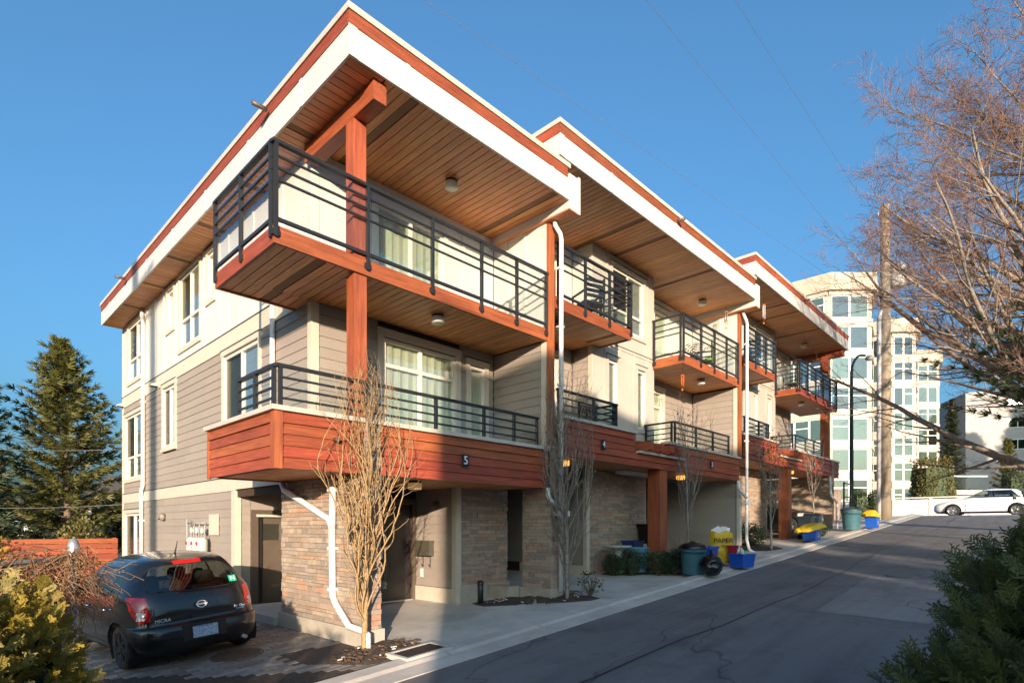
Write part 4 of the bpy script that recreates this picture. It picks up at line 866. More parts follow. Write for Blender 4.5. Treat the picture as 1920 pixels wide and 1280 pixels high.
def thuja(name, label, blobs, n, seed, mats, spray=.16, group=None, cat='shrub', base=None, upb=.5, stem=True, inner=True, innermat=None):
    """blobs: (x, y, z, rx, ry, rz) ellipsoids whose skins carry the sprays"""
    rg = random.Random(seed); protos = [spray_proto(rg, spray) for _ in range(6)]; x, y = base or (blobs[0][0], blobs[0][1]); t = thing(name, label, cat, (x, y, gz(x)), group)
    fo = MB(); tot = sum(b[3] * b[5] + b[4] * b[5] for b in blobs)
    for b in blobs:
        c = Vector(b[:3]); r = b[3:]
        for _ in range(int(n * (r[0] * r[2] + r[1] * r[2]) / tot)):
            u = rv(rg); sh = rg.uniform(.72, 1.04) * (1 + .16 * noise.noise(Vector((u.x * 2.5 + c.x, u.y * 2.5 + c.y, u.z * 2.5 + c.z)))); p = c + Vector((u.x * r[0], u.y * r[1], u.z * r[2])) * sh
            if p.z < gz(p.x) + .03: continue
            dn = Vector((u.x / r[0], u.y / r[1], u.z / r[2])).normalized(); d = (dn + Vector((0, 0, upb)) + rv(rg) * .55).normalized(); nrm = perp(d, rg); s = d.cross(nrm); sc = rg.uniform(.6, 1.3)
            p = p - d * spray * .4
            for poly in rg.choice(protos): fo.face([p + (d * q.x + s * q.y + nrm * q.z) * sc for q in poly], 0)
    fo.build('foliage', mats, t)
    if inner:                                           # dense dead wood inside, so the heart is dark but real
        tw = MB()
        for b in blobs:
            c = Vector(b[:3]); g0 = Vector((c.x * .8 + x * .2, c.y * .8 + y * .2, gz(c.x)))
            for _ in range(60):
                u = rv(rg); e = c + Vector((u.x * b[3], u.y * b[4], u.z * b[5])) * .85; m_ = g0.lerp(e, .5) + rv(rg) * .08; tw.tube([g0 + rv(rg) * .05, m_, e], [.014, .009, .004], 4, 0, True, False)
        tw.build('stems', M['bark_brown'], t)
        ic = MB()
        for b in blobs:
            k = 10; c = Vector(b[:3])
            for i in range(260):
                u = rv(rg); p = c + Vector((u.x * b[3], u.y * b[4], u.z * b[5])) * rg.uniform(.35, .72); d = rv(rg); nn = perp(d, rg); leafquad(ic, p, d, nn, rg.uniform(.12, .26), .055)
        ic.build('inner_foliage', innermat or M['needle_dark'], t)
    return t
M['thuja_green'] = leafmat('green_thuja', (.05, .065, .02), (.16, .175, .05), .55, .2)
M['thuja_gold'] = leafmat('golden_thuja', (.15, .125, .022), (.42, .31, .05), .55, .25)
thuja('evergreen_shrub', 'big feathery green evergreen shrub filling the lower right corner', [(4.55, -.30, -1.1, 1.0, .88, 1.05), (5.1, -.3, -.62, .95, .85, .72), (5.75, -.72, -.2, .85, .75, .8), (3.7, .0, -1.45, .6, .6, .6), (4.2, .32, -1.35, .55, .55, .65)], 6800, 31, M['thuja_green'], .17, base=(4.8, -.4))
thuja('golden_hedge', 'golden evergreen hedge in the lower left corner, its top in sunlight', [(.36, 5.05, -1.22, .50, .50, .84), (-.05, 4.55, -1.25, .55, .55, .86), (-.3, 5.0, -1.25, .5, .5, .86)], 5200, 32, M['thuja_gold'], .12, cat='hedge', base=(.2, 4.8))
# ------------------------------------------------------------------ cars
def interp(tab, z):
    """Catmull-Rom through (z, value) pairs"""
    n = len(tab)
    if z <= tab[0][0]: return tab[0][1]
    if z >= tab[-1][0]: return tab[-1][1]
    i = max(j for j in range(n - 1) if tab[j][0] <= z); (z1, v1), (z2, v2) = tab[i], tab[i + 1]; h = z2 - z1
    m1 = (v2 - tab[i - 1][1]) / (z2 - tab[i - 1][0]) if i > 0 else (v2 - v1) / h; m2 = (tab[i + 2][1] - v1) / (tab[i + 2][0] - z1) if i + 2 < n else (v2 - v1) / h
    t = (z - z1) / h; return (2*t**3 - 3*t*t + 1) * v1 + (t**3 - 2*t*t + t) * h * m1 + (-2*t**3 + 3*t*t) * v2 + (t**3 - t*t) * h * m2
M['seam'] = mk('panel_gap', (.004, .004, .004), .8, .1, 5); M['plastic'] = mk('black_plastic', (.014, .014, .015), .55, .15, 30, 0, .1, 200); M['rubber'] = mk('tyre_rubber', (.016, .016, .017), .8, .2, 30, 0, .3, 120)
M['chrome'] = mk('chrome', (.75, .76, .78), .12, .03, 5, metal=1.0); M['carglass'] = glass('car_glass', (.42, .47, .45), .10, .0, .8); M['carclear'] = glass('clear_lens', (.9, .9, .9), .1, .0, .7)
M['red'] = mk('red_lens', (.50, .012, .012), .12, .15, 30, spec=.8, coat=.6); M['lens'] = mk('pale_lens', (.62, .58, .55), .15, .1, 30, coat=.5); M['seat'] = mk('grey_seat_cloth', (.06, .052, .046), .9, .15, 20)
M['rimdark'] = mk('dark_alloy', (.028, .029, .032), .35, .1, 10, metal=.5); M['rimsilver'] = mk('silver_alloy', (.45, .46, .48), .3, .1, 10, metal=.7)
M['badge'] = mk('silver_badge', (.62, .63, .65), .3, .05, 5)
def paint(name, c): return mk(name, c, .28, .04, 1.5, spec=.5, coat=1.0)
def car(name, label, group, spec, mat, detail):
    t = thing(name, label, 'car', (0, 0, 0), group); zt = spec['z']; yr, yf, hw = spec['rear'], spec['front'], spec['half']; nn = spec.get('n', 4.5); N = 360 if detail else 330; st = .012 if detail else .018
    z0, z1 = yr[0][0], yr[-1][0]; nl = int((z1 - z0) / st); rings = []
    for l in range(nl + 1):
        z = z0 + (z1 - z0) * l / nl; a, b, w = interp(yr, z), interp(yf, z), interp(hw, z); cy = (a + b) / 2; hl = (b - a) / 2; raw = []
        nr = interp(spec['nz'], z) if 'nz' in spec else nn
        for k in range(1200):
            th = 2 * math.pi * k / 1200 - math.pi / 2; c, s = math.cos(th), math.sin(th); raw.append((w * math.copysign(abs(c) ** (2 / nr), c), cy + hl * math.copysign(abs(s) ** (2 / nr), s)))
        acc = [0]
        for k in range(1200): p, q = raw[k], raw[(k + 1) % 1200]; acc.append(acc[-1] + math.hypot(p[0] - q[0], p[1] - q[1]))
        ring = []; k = 0
        for i in range(N):
            target = acc[-1] * i / N
            while acc[k + 1] < target: k += 1
            f = (target - acc[k]) / max(1e-9, acc[k + 1] - acc[k]); p, q = raw[k % 1200], raw[(k + 1) % 1200]; ring.append(Vector((p[0] + (q[0] - p[0]) * f, p[1] + (q[1] - p[1]) * f, z)))
        rings.append(ring)
    G = {}
    def add(part, quad, mi=0): G.setdefault(part, []).append((quad, mi))
    for l in range(nl):
        for i in range(N):
            j = (i + 1) % N; q = (rings[l][i], rings[l][j], rings[l + 1][j], rings[l + 1][i]); c = (q[0] + q[1] + q[2] + q[3]) / 4; nrm = (q[1] - q[0]).cross(q[3] - q[0]); nrm = nrm.normalized() if nrm.length > 1e-12 else Vector((0, 0, 1))
            part, mi = spec['classify'](c, nrm); 
            if part: add(part, q, mi)
    top = rings[-1]; add('body', tuple(top), 0)
    mats = {'body': [mat, M['seam'], M['plastic']], 'rear_window': [M['carglass']], 'side_window': [M['carglass']], 'windscreen': [M['carglass']], 'tail_light': [M['red'], M['lens']], 'brake_light': [M['red']], 'headlight': [M['lens']], 'bumper': [mat, M['seam'], M['plastic']], 'window_seal': [M['plastic']]}
    made = {}
    for part, quads in G.items():
        base = part.split(':')[0]; vid = {}; mb = MB(); off = .004 if base in ('tail_light', 'brake_light', 'headlight') else 0
        for q, mi in quads:
            ids = []
            for p in q:
                k = (round(p.x, 5), round(p.y, 5), round(p.z, 5))
                if k not in vid: vid[k] = len(mb.v); mb.v.append(p + (Vector((p.x, p.y - 1.9, 0)).normalized() * off if off else Vector()))
                ids.append(vid[k])
            if len(set(ids)) < 3: continue
            mb.f.append(tuple(ids)); mb.m.append(mi); mb.sm.append(True)
        made[part] = mb.build(base, mats[base], t)
    # floor, arches, wheels
    wy, wr, tw = spec['wheels'], spec['wr'], spec['tw']; hwm = interp(hw, wr)
    fl = MB(); fl.box(-hwm + .12, hwm - .12, .25, yf[2][1] - .3, z0 + .01, z0 + .05); fl.build('floor_pan', M['plastic'], t)
    for y in wy:
        for s in (-1, 1):
            ar = MB(); k = 26; Ra = wr + .055; pts = [(y + Ra * math.cos(a), wr + Ra * math.sin(a)) for a in [R(-32) + R(244) * i / k for i in range(k + 1)]]
            for i in range(k):
                (ya, za), (yb, zb) = pts[i], pts[i + 1]; ar.face([(s * (hwm - .005), ya, za), (s * (hwm - .005), yb, zb), (s * (hwm - .34), yb, zb), (s * (hwm - .34), ya, za)])
            ar.face([(s * (hwm - .34), ya, za) for ya, za in pts]); ar.build('wheel_arch', M['seam'], t)
            xo = s * (hwm - .012); Mw = Matrix.Translation((xo - s * tw / 2, y, wr)) @ Matrix.Rotation(R(90), 4, 'Y')
            prof = [(wr * .66, -tw / 2 + .012), (wr * .72, -tw / 2), (wr * .93, -tw / 2 + .004), (wr * .985, -tw / 2 + .025), (wr, -tw / 2 + .05), (wr, -.012), (wr - .008, -.010), (wr - .008, .010), (wr, .012), (wr, tw / 2 - .05), (wr * .985, tw / 2 - .025), (wr * .93, tw / 2 - .004), (wr * .72, tw / 2), (wr * .66, tw / 2 - .012)]
            w_ = MB(); w_.lathe(prof, k=36, M=Mw, cap=False); wo = w_.build('wheel', M['rubber'], t)
            rm = MB(); rim = spec['rim']; so = 1 if s > 0 else -1
            rm.lathe([(wr * .67, so * (tw / 2 - .015)), (wr * .62, so * (tw / 2 - .02)), (wr * .60, so * (tw / 2 - .09)), (.03, so * (tw / 2 - .095))], k=30, M=Mw, cap=False)
            for q in range(5):
                a = 2 * math.pi * q / 5
                for da in (-.2, .2): rm.box(.03, wr * .63, -.018, .018, -.015, .015, 0, Mw @ Matrix.Translation((0, 0, so * (tw / 2 - .03))) @ Matrix.Rotation(a + da, 4, 'Z'))
            rm.lathe([(.055, so * (tw / 2 - .045)), (.05, so * (tw / 2 - .015)), (.0, so * (tw / 2 - .012))], k=14, M=Mw, cap=False); rm.build('rim', rim, wo)
    # seats
    for (sx, sy) in spec['seats']:
        b = MB(); b.box(sx - .23, sx + .23, sy, sy + .12, .45, 1.0); ob = b.build('seat', M['seat'], t)
        b = MB(); b.lathe([(.0, -.1), (.10, -.095), (.125, -.04), (.125, .05), (.09, .1), (.0, .105)], (0, 0, 0), 14, 0, Matrix.Translation((sx, sy + .06, 1.10)) @ Matrix.Diagonal((1.05, .5, 1, 1))); b.build('headrest', M['seat'], ob)
    return t, made
# --- black hatchback on the paving
def cls_small(c, n):
    x, y, z = c; ax = abs(x); rear = n.y < -.35 and y < 1.0; front = n.y > .3 and y > 1.6 and z > .9; side = abs(n.x) > .5
    for wy in (.62, 3.06):
        if ax > .62 and (y - wy) ** 2 + (z - .30) ** 2 < .352 ** 2: return None, 0
    if z > 1.365 and z < 1.42 and ax < .175 and y < .75: return 'brake_light', 0
    # rear light clusters wrap round the corner
    if .66 < z < 1.0 and y < .42:
        e = (z - .83) / .165
        if ax > .585 + .05 * (z - .66) and abs(e) < 1 and y < .30 + .12 * e and (ax > .65 or abs(e) < .93):
            return ('tail_light:%d' % (x > 0)), (1 if (.70 < z < .80 and ax < .77 and ax > .645 and y < .2) else 0)
    w = .615 - (z - 1.0) * .36; hz = .175; e = (ax / w) ** 5 + (abs(z - 1.19) / hz) ** 5
    if y < .75 and n.y < -.3:
        if e < .86: return 'rear_window', 0
        if e < 1.15: return 'window_seal', 0
    if .985 < z < 1.355 and ax > .4 and y > .5 and y < 2.7:
        yb0 = .60 + (z - .985) * .25 + max(0, z - 1.26) ** 2 * 14; yf0 = 2.62 - (z - .985) * 1.28
        if side or ax > interp(SMALL['half'], z) - .06:
            if 1.46 < y < 1.535: return 'window_seal', 0
            if yb0 + .03 < y < yf0 - .03 and 1.0 < z < 1.34:
                if .90 < y < .915: return 'window_seal', 0
                return ('side_window:%d%d' % (x > 0, y > 1.5)), 0
            if yb0 < y < yf0: return 'window_seal', 0
    if z > .985 and z < 1.40 and n.y > .25 and y > 1.7 and ax < interp(SMALL['half'], z) - .07: return 'windscreen', 0
    if z < .275: return 'body', 2
    # panel gaps
    if rear or y < .4:
        if abs(z - .585) < .007 and ax < .74: return 'body', 1
        if ax < .66 and abs(ax - (.625 - (z - .6) * .02)) < .006 and .585 < z < .66: return 'body', 1
    if side and .32 < z < .985:
        for ys in (.80, 1.50, 2.58):
            if abs(y - ys - .02 * math.sin(z * 4)) < .006 and z > .34: return 'body', 1
        if abs(z - .345) < .006 and .95 < y < 2.6: return 'body', 1
    if abs(z - .585) < .007 and y < .5 and side: return 'body', 1
    return 'body', 0
SMALL = dict(z=1, rear=[(.19, .14), (.26, .05), (.40, .0), (.52, .005), (.575, .03), (.60, .075), (.75, .085), (.88, .11), (.98, .15), (1.10, .22), (1.25, .325), (1.36, .41), (1.42, .47), (1.455, .56), (1.485, .72), (1.505, .95), (1.515, 1.25)],
    front=[(.19, 3.62), (.30, 3.75), (.45, 3.78), (.60, 3.75), (.72, 3.62), (.82, 3.30), (.90, 2.98), (.97, 2.72), (1.10, 2.50), (1.25, 2.22), (1.36, 2.0), (1.42, 1.87), (1.455, 1.78), (1.485, 1.66), (1.505, 1.52), (1.515, 1.4)],
    half=[(.19, .73), (.26, .80), (.40, .83), (.55, .832), (.70, .828), (.85, .815), (.98, .79), (1.10, .74), (1.25, .675), (1.36, .615), (1.42, .56), (1.455, .50), (1.485, .40), (1.505, .26), (1.515, .12)],
    nz=[(.19, 6.5), (.5, 7.5), (.7, 7.0), (1.0, 6.0), (1.2, 5.0), (1.45, 3.8), (1.515, 2.4)], classify=cls_small, wheels=(.62, 3.06), wr=.298, tw=.19, rim=M['rimdark'], seats=((-.36, .75), (.36, .75), (-.36, 1.75), (.36, 1.75)))
ct, made = car('parked_car', 'black small hatchback parked on the block paving beside the side wall', 'parked cars', SMALL, paint('black_car_paint', (.006, .0065, .008)), True)
# plate, badge, lettering, wiper, aerial, handles, mirror, exhaust
plm = mk('licence_plate', (.42, .50, .56), .4, .35, 45, c2=(.10, .20, .36)); NAVY = mk('plate_blue', (.03, .06, .2), .5, .1, 5)
lp = bx('licence_plate', plm, ct, -.155, .155, -.018, -.006, .375, .53); text('plate_text', 'British Columbia', NAVY, lp, (0, -.019, .517), .026, FACE_Y, .001); bx('plate_recess', M['plastic'], ct, -.27, .27, -.004, .02, .35, .56)
bd = MB()
for i in range(28):
    a, b2 = 2 * math.pi * i / 28, 2 * math.pi * (i + 1) / 28; p = lambda an, r: (r * 1.08 * math.cos(an), .062 - .010, .815 + r * .86 * math.sin(an)); bd.face([p(a, .045), p(b2, .045), p(b2, .060), p(a, .060)])
em = bd.build('emblem', M['badge'], ct); bx('emblem_bar', M['badge'], em, -.072, .072, .046, .056, .805, .826)
text('model_lettering', 'MICRA', M['badge'], ct, (-.47, .068, .665), .062, FACE_Y, .003, .15); text('trim_lettering', 'Kr One', M['badge'], ct, (.50, .072, .70), .05, FACE_Y, .003, .15); bx('trim_strip', mk('blue_strip', (.05, .25, .5), .4, .1, 5), ct, .45, .56, .070, .076, .655, .675)
bx('hatch_handle', M['plastic'], ct, -.13, .13, .066, .085, .635, .675); gs = bx('green_sticker', mk('green_sticker', (.02, .38, .22), .5, .1, 5), ct, .43, .53, .192, .196, 1.045, 1.145, Matrix.Rotation(R(-30), 4, 'X')); text('sticker_letter', 'N', NUMM, ct, (.48, .184, 1.095), .09, Matrix.Rotation(R(-30), 4, 'X') @ FACE_Y, .001)
b = MB(); b.tube([(-.02, .155, 1.005), (-.25, .175, 1.03), (-.47, .19, 1.045)], [.012, .008, .006], 6); b.build('wiper', M['plastic'], ct)
b = MB(); b.tube([(0, .82, 1.485), (0, .80, 1.51), (0, .69, 1.68)], [.02, .010, .0045], 6); b.build('aerial', M['plastic'], ct)
for y in (.98, 1.72): b = MB(); b.tube([(-.826, y - .07, .80), (-.862, y - .045, .805), (-.862, y + .045, .805), (-.826, y + .07, .80)], .014, 6); b.build('door_handle', M['chrome'], ct)
for s in (-1, 1):
    b = MB(); b.lathe([(0, -.09), (.07, -.08), (.085, 0), (.07, .08), (0, .09)], k=12, M=Matrix.Translation((s * .91, 2.42, 1.0)) @ Matrix.Rotation(R(90), 4, 'Y') @ Matrix.Diagonal((1, .6, 1, 1))); b.build('mirror', M['plastic'], ct)
    bx('mirror_arm', M['plastic'], ct, s * .76, s * .84, 2.40, 2.45, .965, 1.0)
b = MB(); b.tube([(.52, .0, .24), (.52, .35, .24)], .028, 10); b.build('exhaust', M['steel'], ct)
place(ct, (2.66, 8.12, gz(2.66) + .014), R(4.5), 1.0, 0, -math.atan(.072)); ct.matrix_basis = ct.matrix_basis @ Matrix.Diagonal((1, 1, .945, 1)); W[ct.name] = ct.matrix_basis.copy()
# --- white hatchback on the cross street and dark car under the last home
def cls_big(front_lights, L, wys, wr, H_):
    def f(c, n):
        x, y, z = c; ax = abs(x)
        for wy in wys:
            if ax > .68 and (y - wy) ** 2 + (z - wr) ** 2 < (wr + .055) ** 2: return None, 0
        u = (z - .94) / (H_ - .94)
        if y > L - .62 and .62 < z < .80 and ax > .5 and y > L - .55 - .5 * (z - .62): return 'headlight:%d' % (x > 0), 0
        if y < .35 and .72 < z < .95 and ax > .55: return 'tail_light:%d' % (x > 0), 0
        if 0.06 < u < .80 and ax > .4 and abs(n.x) > .4:
            yb0 = .62 + u * .5; yf0 = L * .70 - u * .95
            if yb0 < y < yf0:
                if abs(y - L * .42) < .035: return 'window_seal', 0
                return 'side_window:%d%d' % (x > 0, y > L * .42), 0
        if .05 < u < .85 and n.y > .25 and y > L * .4 and ax < .62: return 'windscreen', 0
        if .08 < u < .75 and n.y < -.2 and y < .9 and ax < .58: return 'rear_window', 0
        if z < .25: return 'body', 2
        if abs(n.x) > .6 and .3 < z < .94:
            for ys in (.95, L * .42, L * .66):
                if abs(y - ys) < .007: return 'body', 1
        return 'body', 0
    return f
def bigspec(L, Wd, Ht, rim): 
    h = Wd / 2
    return dict(z=1, rear=[(.18, .12), (.30, .02), (.50, .0), (.70, .06), (.85, .10), (.96, .16), (1.10, .36), (Ht - .14, .62), (Ht - .06, .90), (Ht - .02, 1.3), (Ht, 1.6)], front=[(.18, L - .12), (.30, L - .02), (.50, L), (.66, L - .08), (.78, L - .40), (.88, L - .95), (.95, L - 1.28), (1.10, L - 1.6), (Ht - .14, L - 2.0), (Ht - .06, L - 2.2), (Ht - .02, L - 2.4), (Ht, L - 2.5)],
        half=[(.18, h - .09), (.30, h - .02), (.55, h), (.80, h - .015), (.95, h - .05), (1.10, h - .13), (Ht - .14, h - .24), (Ht - .06, h - .33), (Ht - .02, h - .5), (Ht, h - .65)], n=4.2, classify=cls_big(True, L, (.80, L - .92), .315, Ht), wheels=(.80, L - .92), wr=.315, tw=.2, rim=rim, seats=((-.38, 1.0), (.38, 1.0), (-.38, 2.0), (.38, 2.0)))
wc, _ = car('parked_car', 'white hatchback parked across the top of the lane', 'parked cars', bigspec(4.36, 1.8, 1.47, M['rimsilver']), paint('white_car_paint', (.78, .78, .78)), False)
place(wc, (40.2, .95, gz(40)), 0)
kc, _ = car('parked_car', 'shiny black car nosing out of the carport of the farthest home', 'parked cars', bigspec(4.4, 1.8, 1.46, M['rimsilver']), paint('black_paint', (.010, .011, .013)), False)
place(kc, (24.75, 11.3, gz(24.7) + .02), R(180), 1.0, 0, math.atan(.072))
# ------------------------------------------------------------------ fixtures on the nearest home
mb_ = thing('letter_box', 'olive metal letter box with two hooks on the porch wall', 'letter box', (7.08, 9.05, -.55))
bx('box', mk('olive_metal', (.075, .07, .05), .45, .1, 8), mb_, 6.96, 7.078, 8.96, 9.42, -.55, -.28); bx('lid', mk('olive_lid', (.09, .083, .06), .4, .1, 8), mb_, 6.945, 7.078, 8.945, 9.435, -.278, -.25)
for y in (9.05, 9.28): b = MB(); b.tube([(7.06, y, -.55), (7.06, y, -.72), (7.03, y - .03, -.77), (6.99, y - .05, -.74), (6.98, y - .05, -.71)], .007, 6); b.build('hook', M['black'], mb_)
ob = bx('outlet_cover', mk('grey_cover', (.35, .33, .3), .5, .1, 5), None, 7.055, 7.078, 9.27, 9.37, -1.0, -.80); tag(ob, 'small outlet cover below the letter box', 'outlet'); bx('flap', M['metalwhite'], ob, 7.045, 7.054, 9.285, 9.355, -.98, -.82)
sl = thing('wall_lamp', 'small dark spotlight high on the porch siding', 'lamp', (7.08, 8.85, .45)); bx('base', M['brown'], sl, 7.06, 7.078, 8.8, 8.9, .40, .52)
b = MB(); b.lathe([(.035, 0), (.045, .05), (.045, .12)], k=12, M=Matrix.Translation((7.03, 8.85, .5)) @ Matrix.Rotation(R(180), 4, 'X')); b.build('shade', M['brown'], sl)
bp = MB(); bp.lathe([(.055, 0), (.055, .42), (.04, .43)], (7.35, 7.9, gz(7.35)), 14); o = bp.build('bollard_light', M['black']); tag(o, 'short black bollard lamp at the corner of the porch', 'lamp'); b = MB(); b.lathe([(.058, .36), (.06, .37), (.06, .44), (.02, .45)], (7.35, 7.9, gz(7.35)), 14); b.build('cap', M['black'], o)
# gas meters
gm = thing('gas_meters', 'cluster of pale green gas meters and pipes on the side wall', 'gas meter', (4.2, 13.4, -.7)); mg = mk('meter_grey', (.42, .44, .40), .5, .12, 10); pipe = mk('grey_pipe', (.30, .31, .31), .5, .2, 10)
for i in range(3):
    y = 12.95 + i * .33; b = MB(); b.lathe([(.02, -.19), (.10, -.18), (.125, -.1), (.125, .08), (.10, .15), (.03, .16)], k=12, M=Matrix.Translation((4.13, y, -.36)) @ Matrix.Diagonal((.85, 1.1, 1, 1))); mt = b.build('meter', mg, gm)
    bx('index', mk('index_red', (.45, .03, .03), .5, .1, 5) if i == 0 else bpy.data.materials['index_red'], mt, 4.015, 4.022, y - .04, y + .04, -.36, -.29)
    b = MB(); b.lathe([(.02, -.03), (.075, -.02), (.075, .02), (.02, .03)], k=12, M=Matrix.Translation((4.14, y + .05, -.06)) @ Matrix.Rotation(R(90), 4, 'Y')); b.build('regulator', mg, gm)
    b = MB(); b.tube([(4.15, y - .07, -.36), (4.15, y - .08, -.05), (4.15, y - .1, .05), (4.2, y - .05, .1)], .012, 6); b.tube([(4.15, y + .07, -.3), (4.15, y + .07, -.15), (4.15, y + .05, .02)], .012, 6); b.build('riser', pipe, gm)
b = MB(); b.tube([(4.14, 12.8, .1), (4.14, 13.9, .1)], .015, 6); b.tube([(4.16, 14.0, .2), (4.16, 14.0, -1.9)], .022, 6); b.build('header_pipe', pipe, gm); bx('cover_plate', M['trim'], gm, 4.262, 4.285, 12.45, 12.95, -.15, .28)
b = MB(); b.lathe([(.09, 0), (.10, .05), (.06, .11)], k=14, M=Matrix.Translation((4.29, 16.2, .27)) @ Matrix.Rotation(R(-90), 4, 'Y')); o = b.build('wall_vent', mk('vent_grey', (.2, .19, .17), .5, .1, 5)); tag(o, 'round grey vent hood on the lower side wall', 'vent'); bx('flap', M['black'], o, 4.17, 4.2, 16.16, 16.24, .2, .24)
for i, (y, z, lb_) in enumerate(((16.75, 3.66, 'small hooded vent above the narrow side window'), (20.25, 3.66, 'small hooded vent at the far corner of the side wall'))):
    b = MB(); b.prism([(4.287, z + .06), (4.287, z - .05), (4.12, z - .05), (4.12, z - .01)], y - .1, y + .1, 'y'); o = b.build('wall_vent', M['trim'], fixn=True); tag(o, lb_, 'vent', 'vents on the side wall'); bx('grille', M['black'], o, 4.13, 4.28, y - .09, y + .09, z - .058, z - .052)
# storm drain grate set in the gutter, iron covers
dr = thing('drain_grate', 'rectangular drain grate at the kerb in front of the first bed', 'drain', (4.45, 5.87, gz(4.45))); rt_ = Matrix.Rotation(-math.atan(.072), 4, 'Y')
iron = mk('dark_iron', (.035, .03, .028), .6, .25, 30); rust = mk('rusty_iron', (.10, .062, .04), .75, .3, 25, 0, .6, 60)
def dbx(nm, mat, par, x0, x1, y0, y1, h0, h1): xc = (x0 + x1) / 2; z = gz(xc); return bx(nm, mat, par, x0, x1, y0, y1, z + h0, z + h1, rt_)
for a in ((4.10, 4.82, 5.70, 5.75), (4.10, 4.82, 6.11, 6.16), (4.10, 4.15, 5.751, 6.109), (4.77, 4.82, 5.751, 6.109)): dbx('frame', M['conc'], dr, *a, .03, .094)
dbx('pit', M['dark'], dr, 4.15, 4.77, 5.75, 6.11, .03, .065)
for i in range(16): x = 4.165 + i * .0375; dbx('bar', iron, dr, x, x + .02, 5.752, 6.108, .066, .086)
def cover(x, y, r, label, mat):
    z = gz(x); Mx = Matrix.Translation((x, y, z)) @ rt_; b = MB(); b.lathe([(r, 0), (r, .016), (r - .03, .018), (r - .035, .012), (0, .012)], k=32, M=Mx, cap=False); o = b.build('manhole_cover', mat); tag(o, label, 'manhole')
    b = MB()
    for i in range(-6, 7):
        w = math.sqrt(max(0, (r - .05) ** 2 - (i * r / 7) ** 2)); b.box(-w, w, i * r / 7 - .012, i * r / 7 + .012, .0125, .019, 0, Mx)
    tag(b.build('ribs', mat, o), None, None, kind='stuff'); return o
cover(3.05, 8.15, .34, 'round rusty cover set in the block paving behind the car', rust); cover(13.9, 2.35, .32, 'round iron cover in the asphalt of the lane', mk('worn_iron', (.11, .105, .10), .6, .3, 30))
# ------------------------------------------------------------------ rubbish put out along the kerb
def mcol(n, c, r=.45): return mk(n, c, r, .1, 8)
TEAL, DBLUE, BLUE, RED, YEL, GREY, BLK = mcol('teal_plastic', (.045, .13, .155)), mcol('dark_blue_plastic', (.012, .03, .12)), mcol('blue_plastic', (.012, .085, .42), .35), mcol('red_plastic', (.30, .012, .02)), mk('yellow_bag', (.62, .40, .012), .5, .12, 6, 0, .4, 14), mcol('grey_plastic', (.10, .12, .135)), mk('black_bag', (.008, .008, .009), .22, .2, 8, 0, .5, 12)
def bin_round(x, y, h, r, mat, label, lid=None, z=None, handles=True):
    z = gz(x) + .075 if z is None else z; t = thing('rubbish_bin', label, 'bin', (x, y, z), 'rubbish bins along the lane')
    b = MB(); b.lathe([(r * .78, 0), (r * .8, .02), (r * .93, h * .8), (r * .96, h * .82), (r * .99, h * .86), (r * .99, h * .93), (r * 1.04, h * .95), (r * 1.04, h), (r * .98, h), (r * .76, .03), (.0, .03)], (x, y, z), 28, cap=False); b.build('body', mat, t)
    for s in (-1, 1): b = MB(); b.tube([(x + s * r * .95, y - .09, z + h * .84), (x + s * r * 1.15, y - .07, z + h * .86), (x + s * r * 1.15, y + .07, z + h * .86), (x + s * r * .95, y + .09, z + h * .84)], .015, 6); b.build('handle', mat, t)
    if lid: b = MB(); b.lathe([(r * 1.07, h - .04), (r * 1.08, h + .005), (r * .9, h + .05), (r * .55, h + .085), (.06, h + .10), (.05, h + .125), (.0, h + .13)], (x, y, z), 28, cap=False); b.build('lid', lid, t)
    return t
bin_round(12.05, 5.98, .60, .29, TEAL, 'teal rubbish bin with a black lid beside the black bag', BLK); bin_round(11.95, 7.35, .58, .28, mcol('pale_teal_plastic', (.085, .20, .26)), 'open pale teal bin behind the low green shrubs', None, gz(11.95) + .06); bin_round(25.3, 5.98, .78, .36, TEAL, 'teal bin with a dark lid farthest up the kerb', mcol('dark_teal_lid', (.03, .06, .07)))
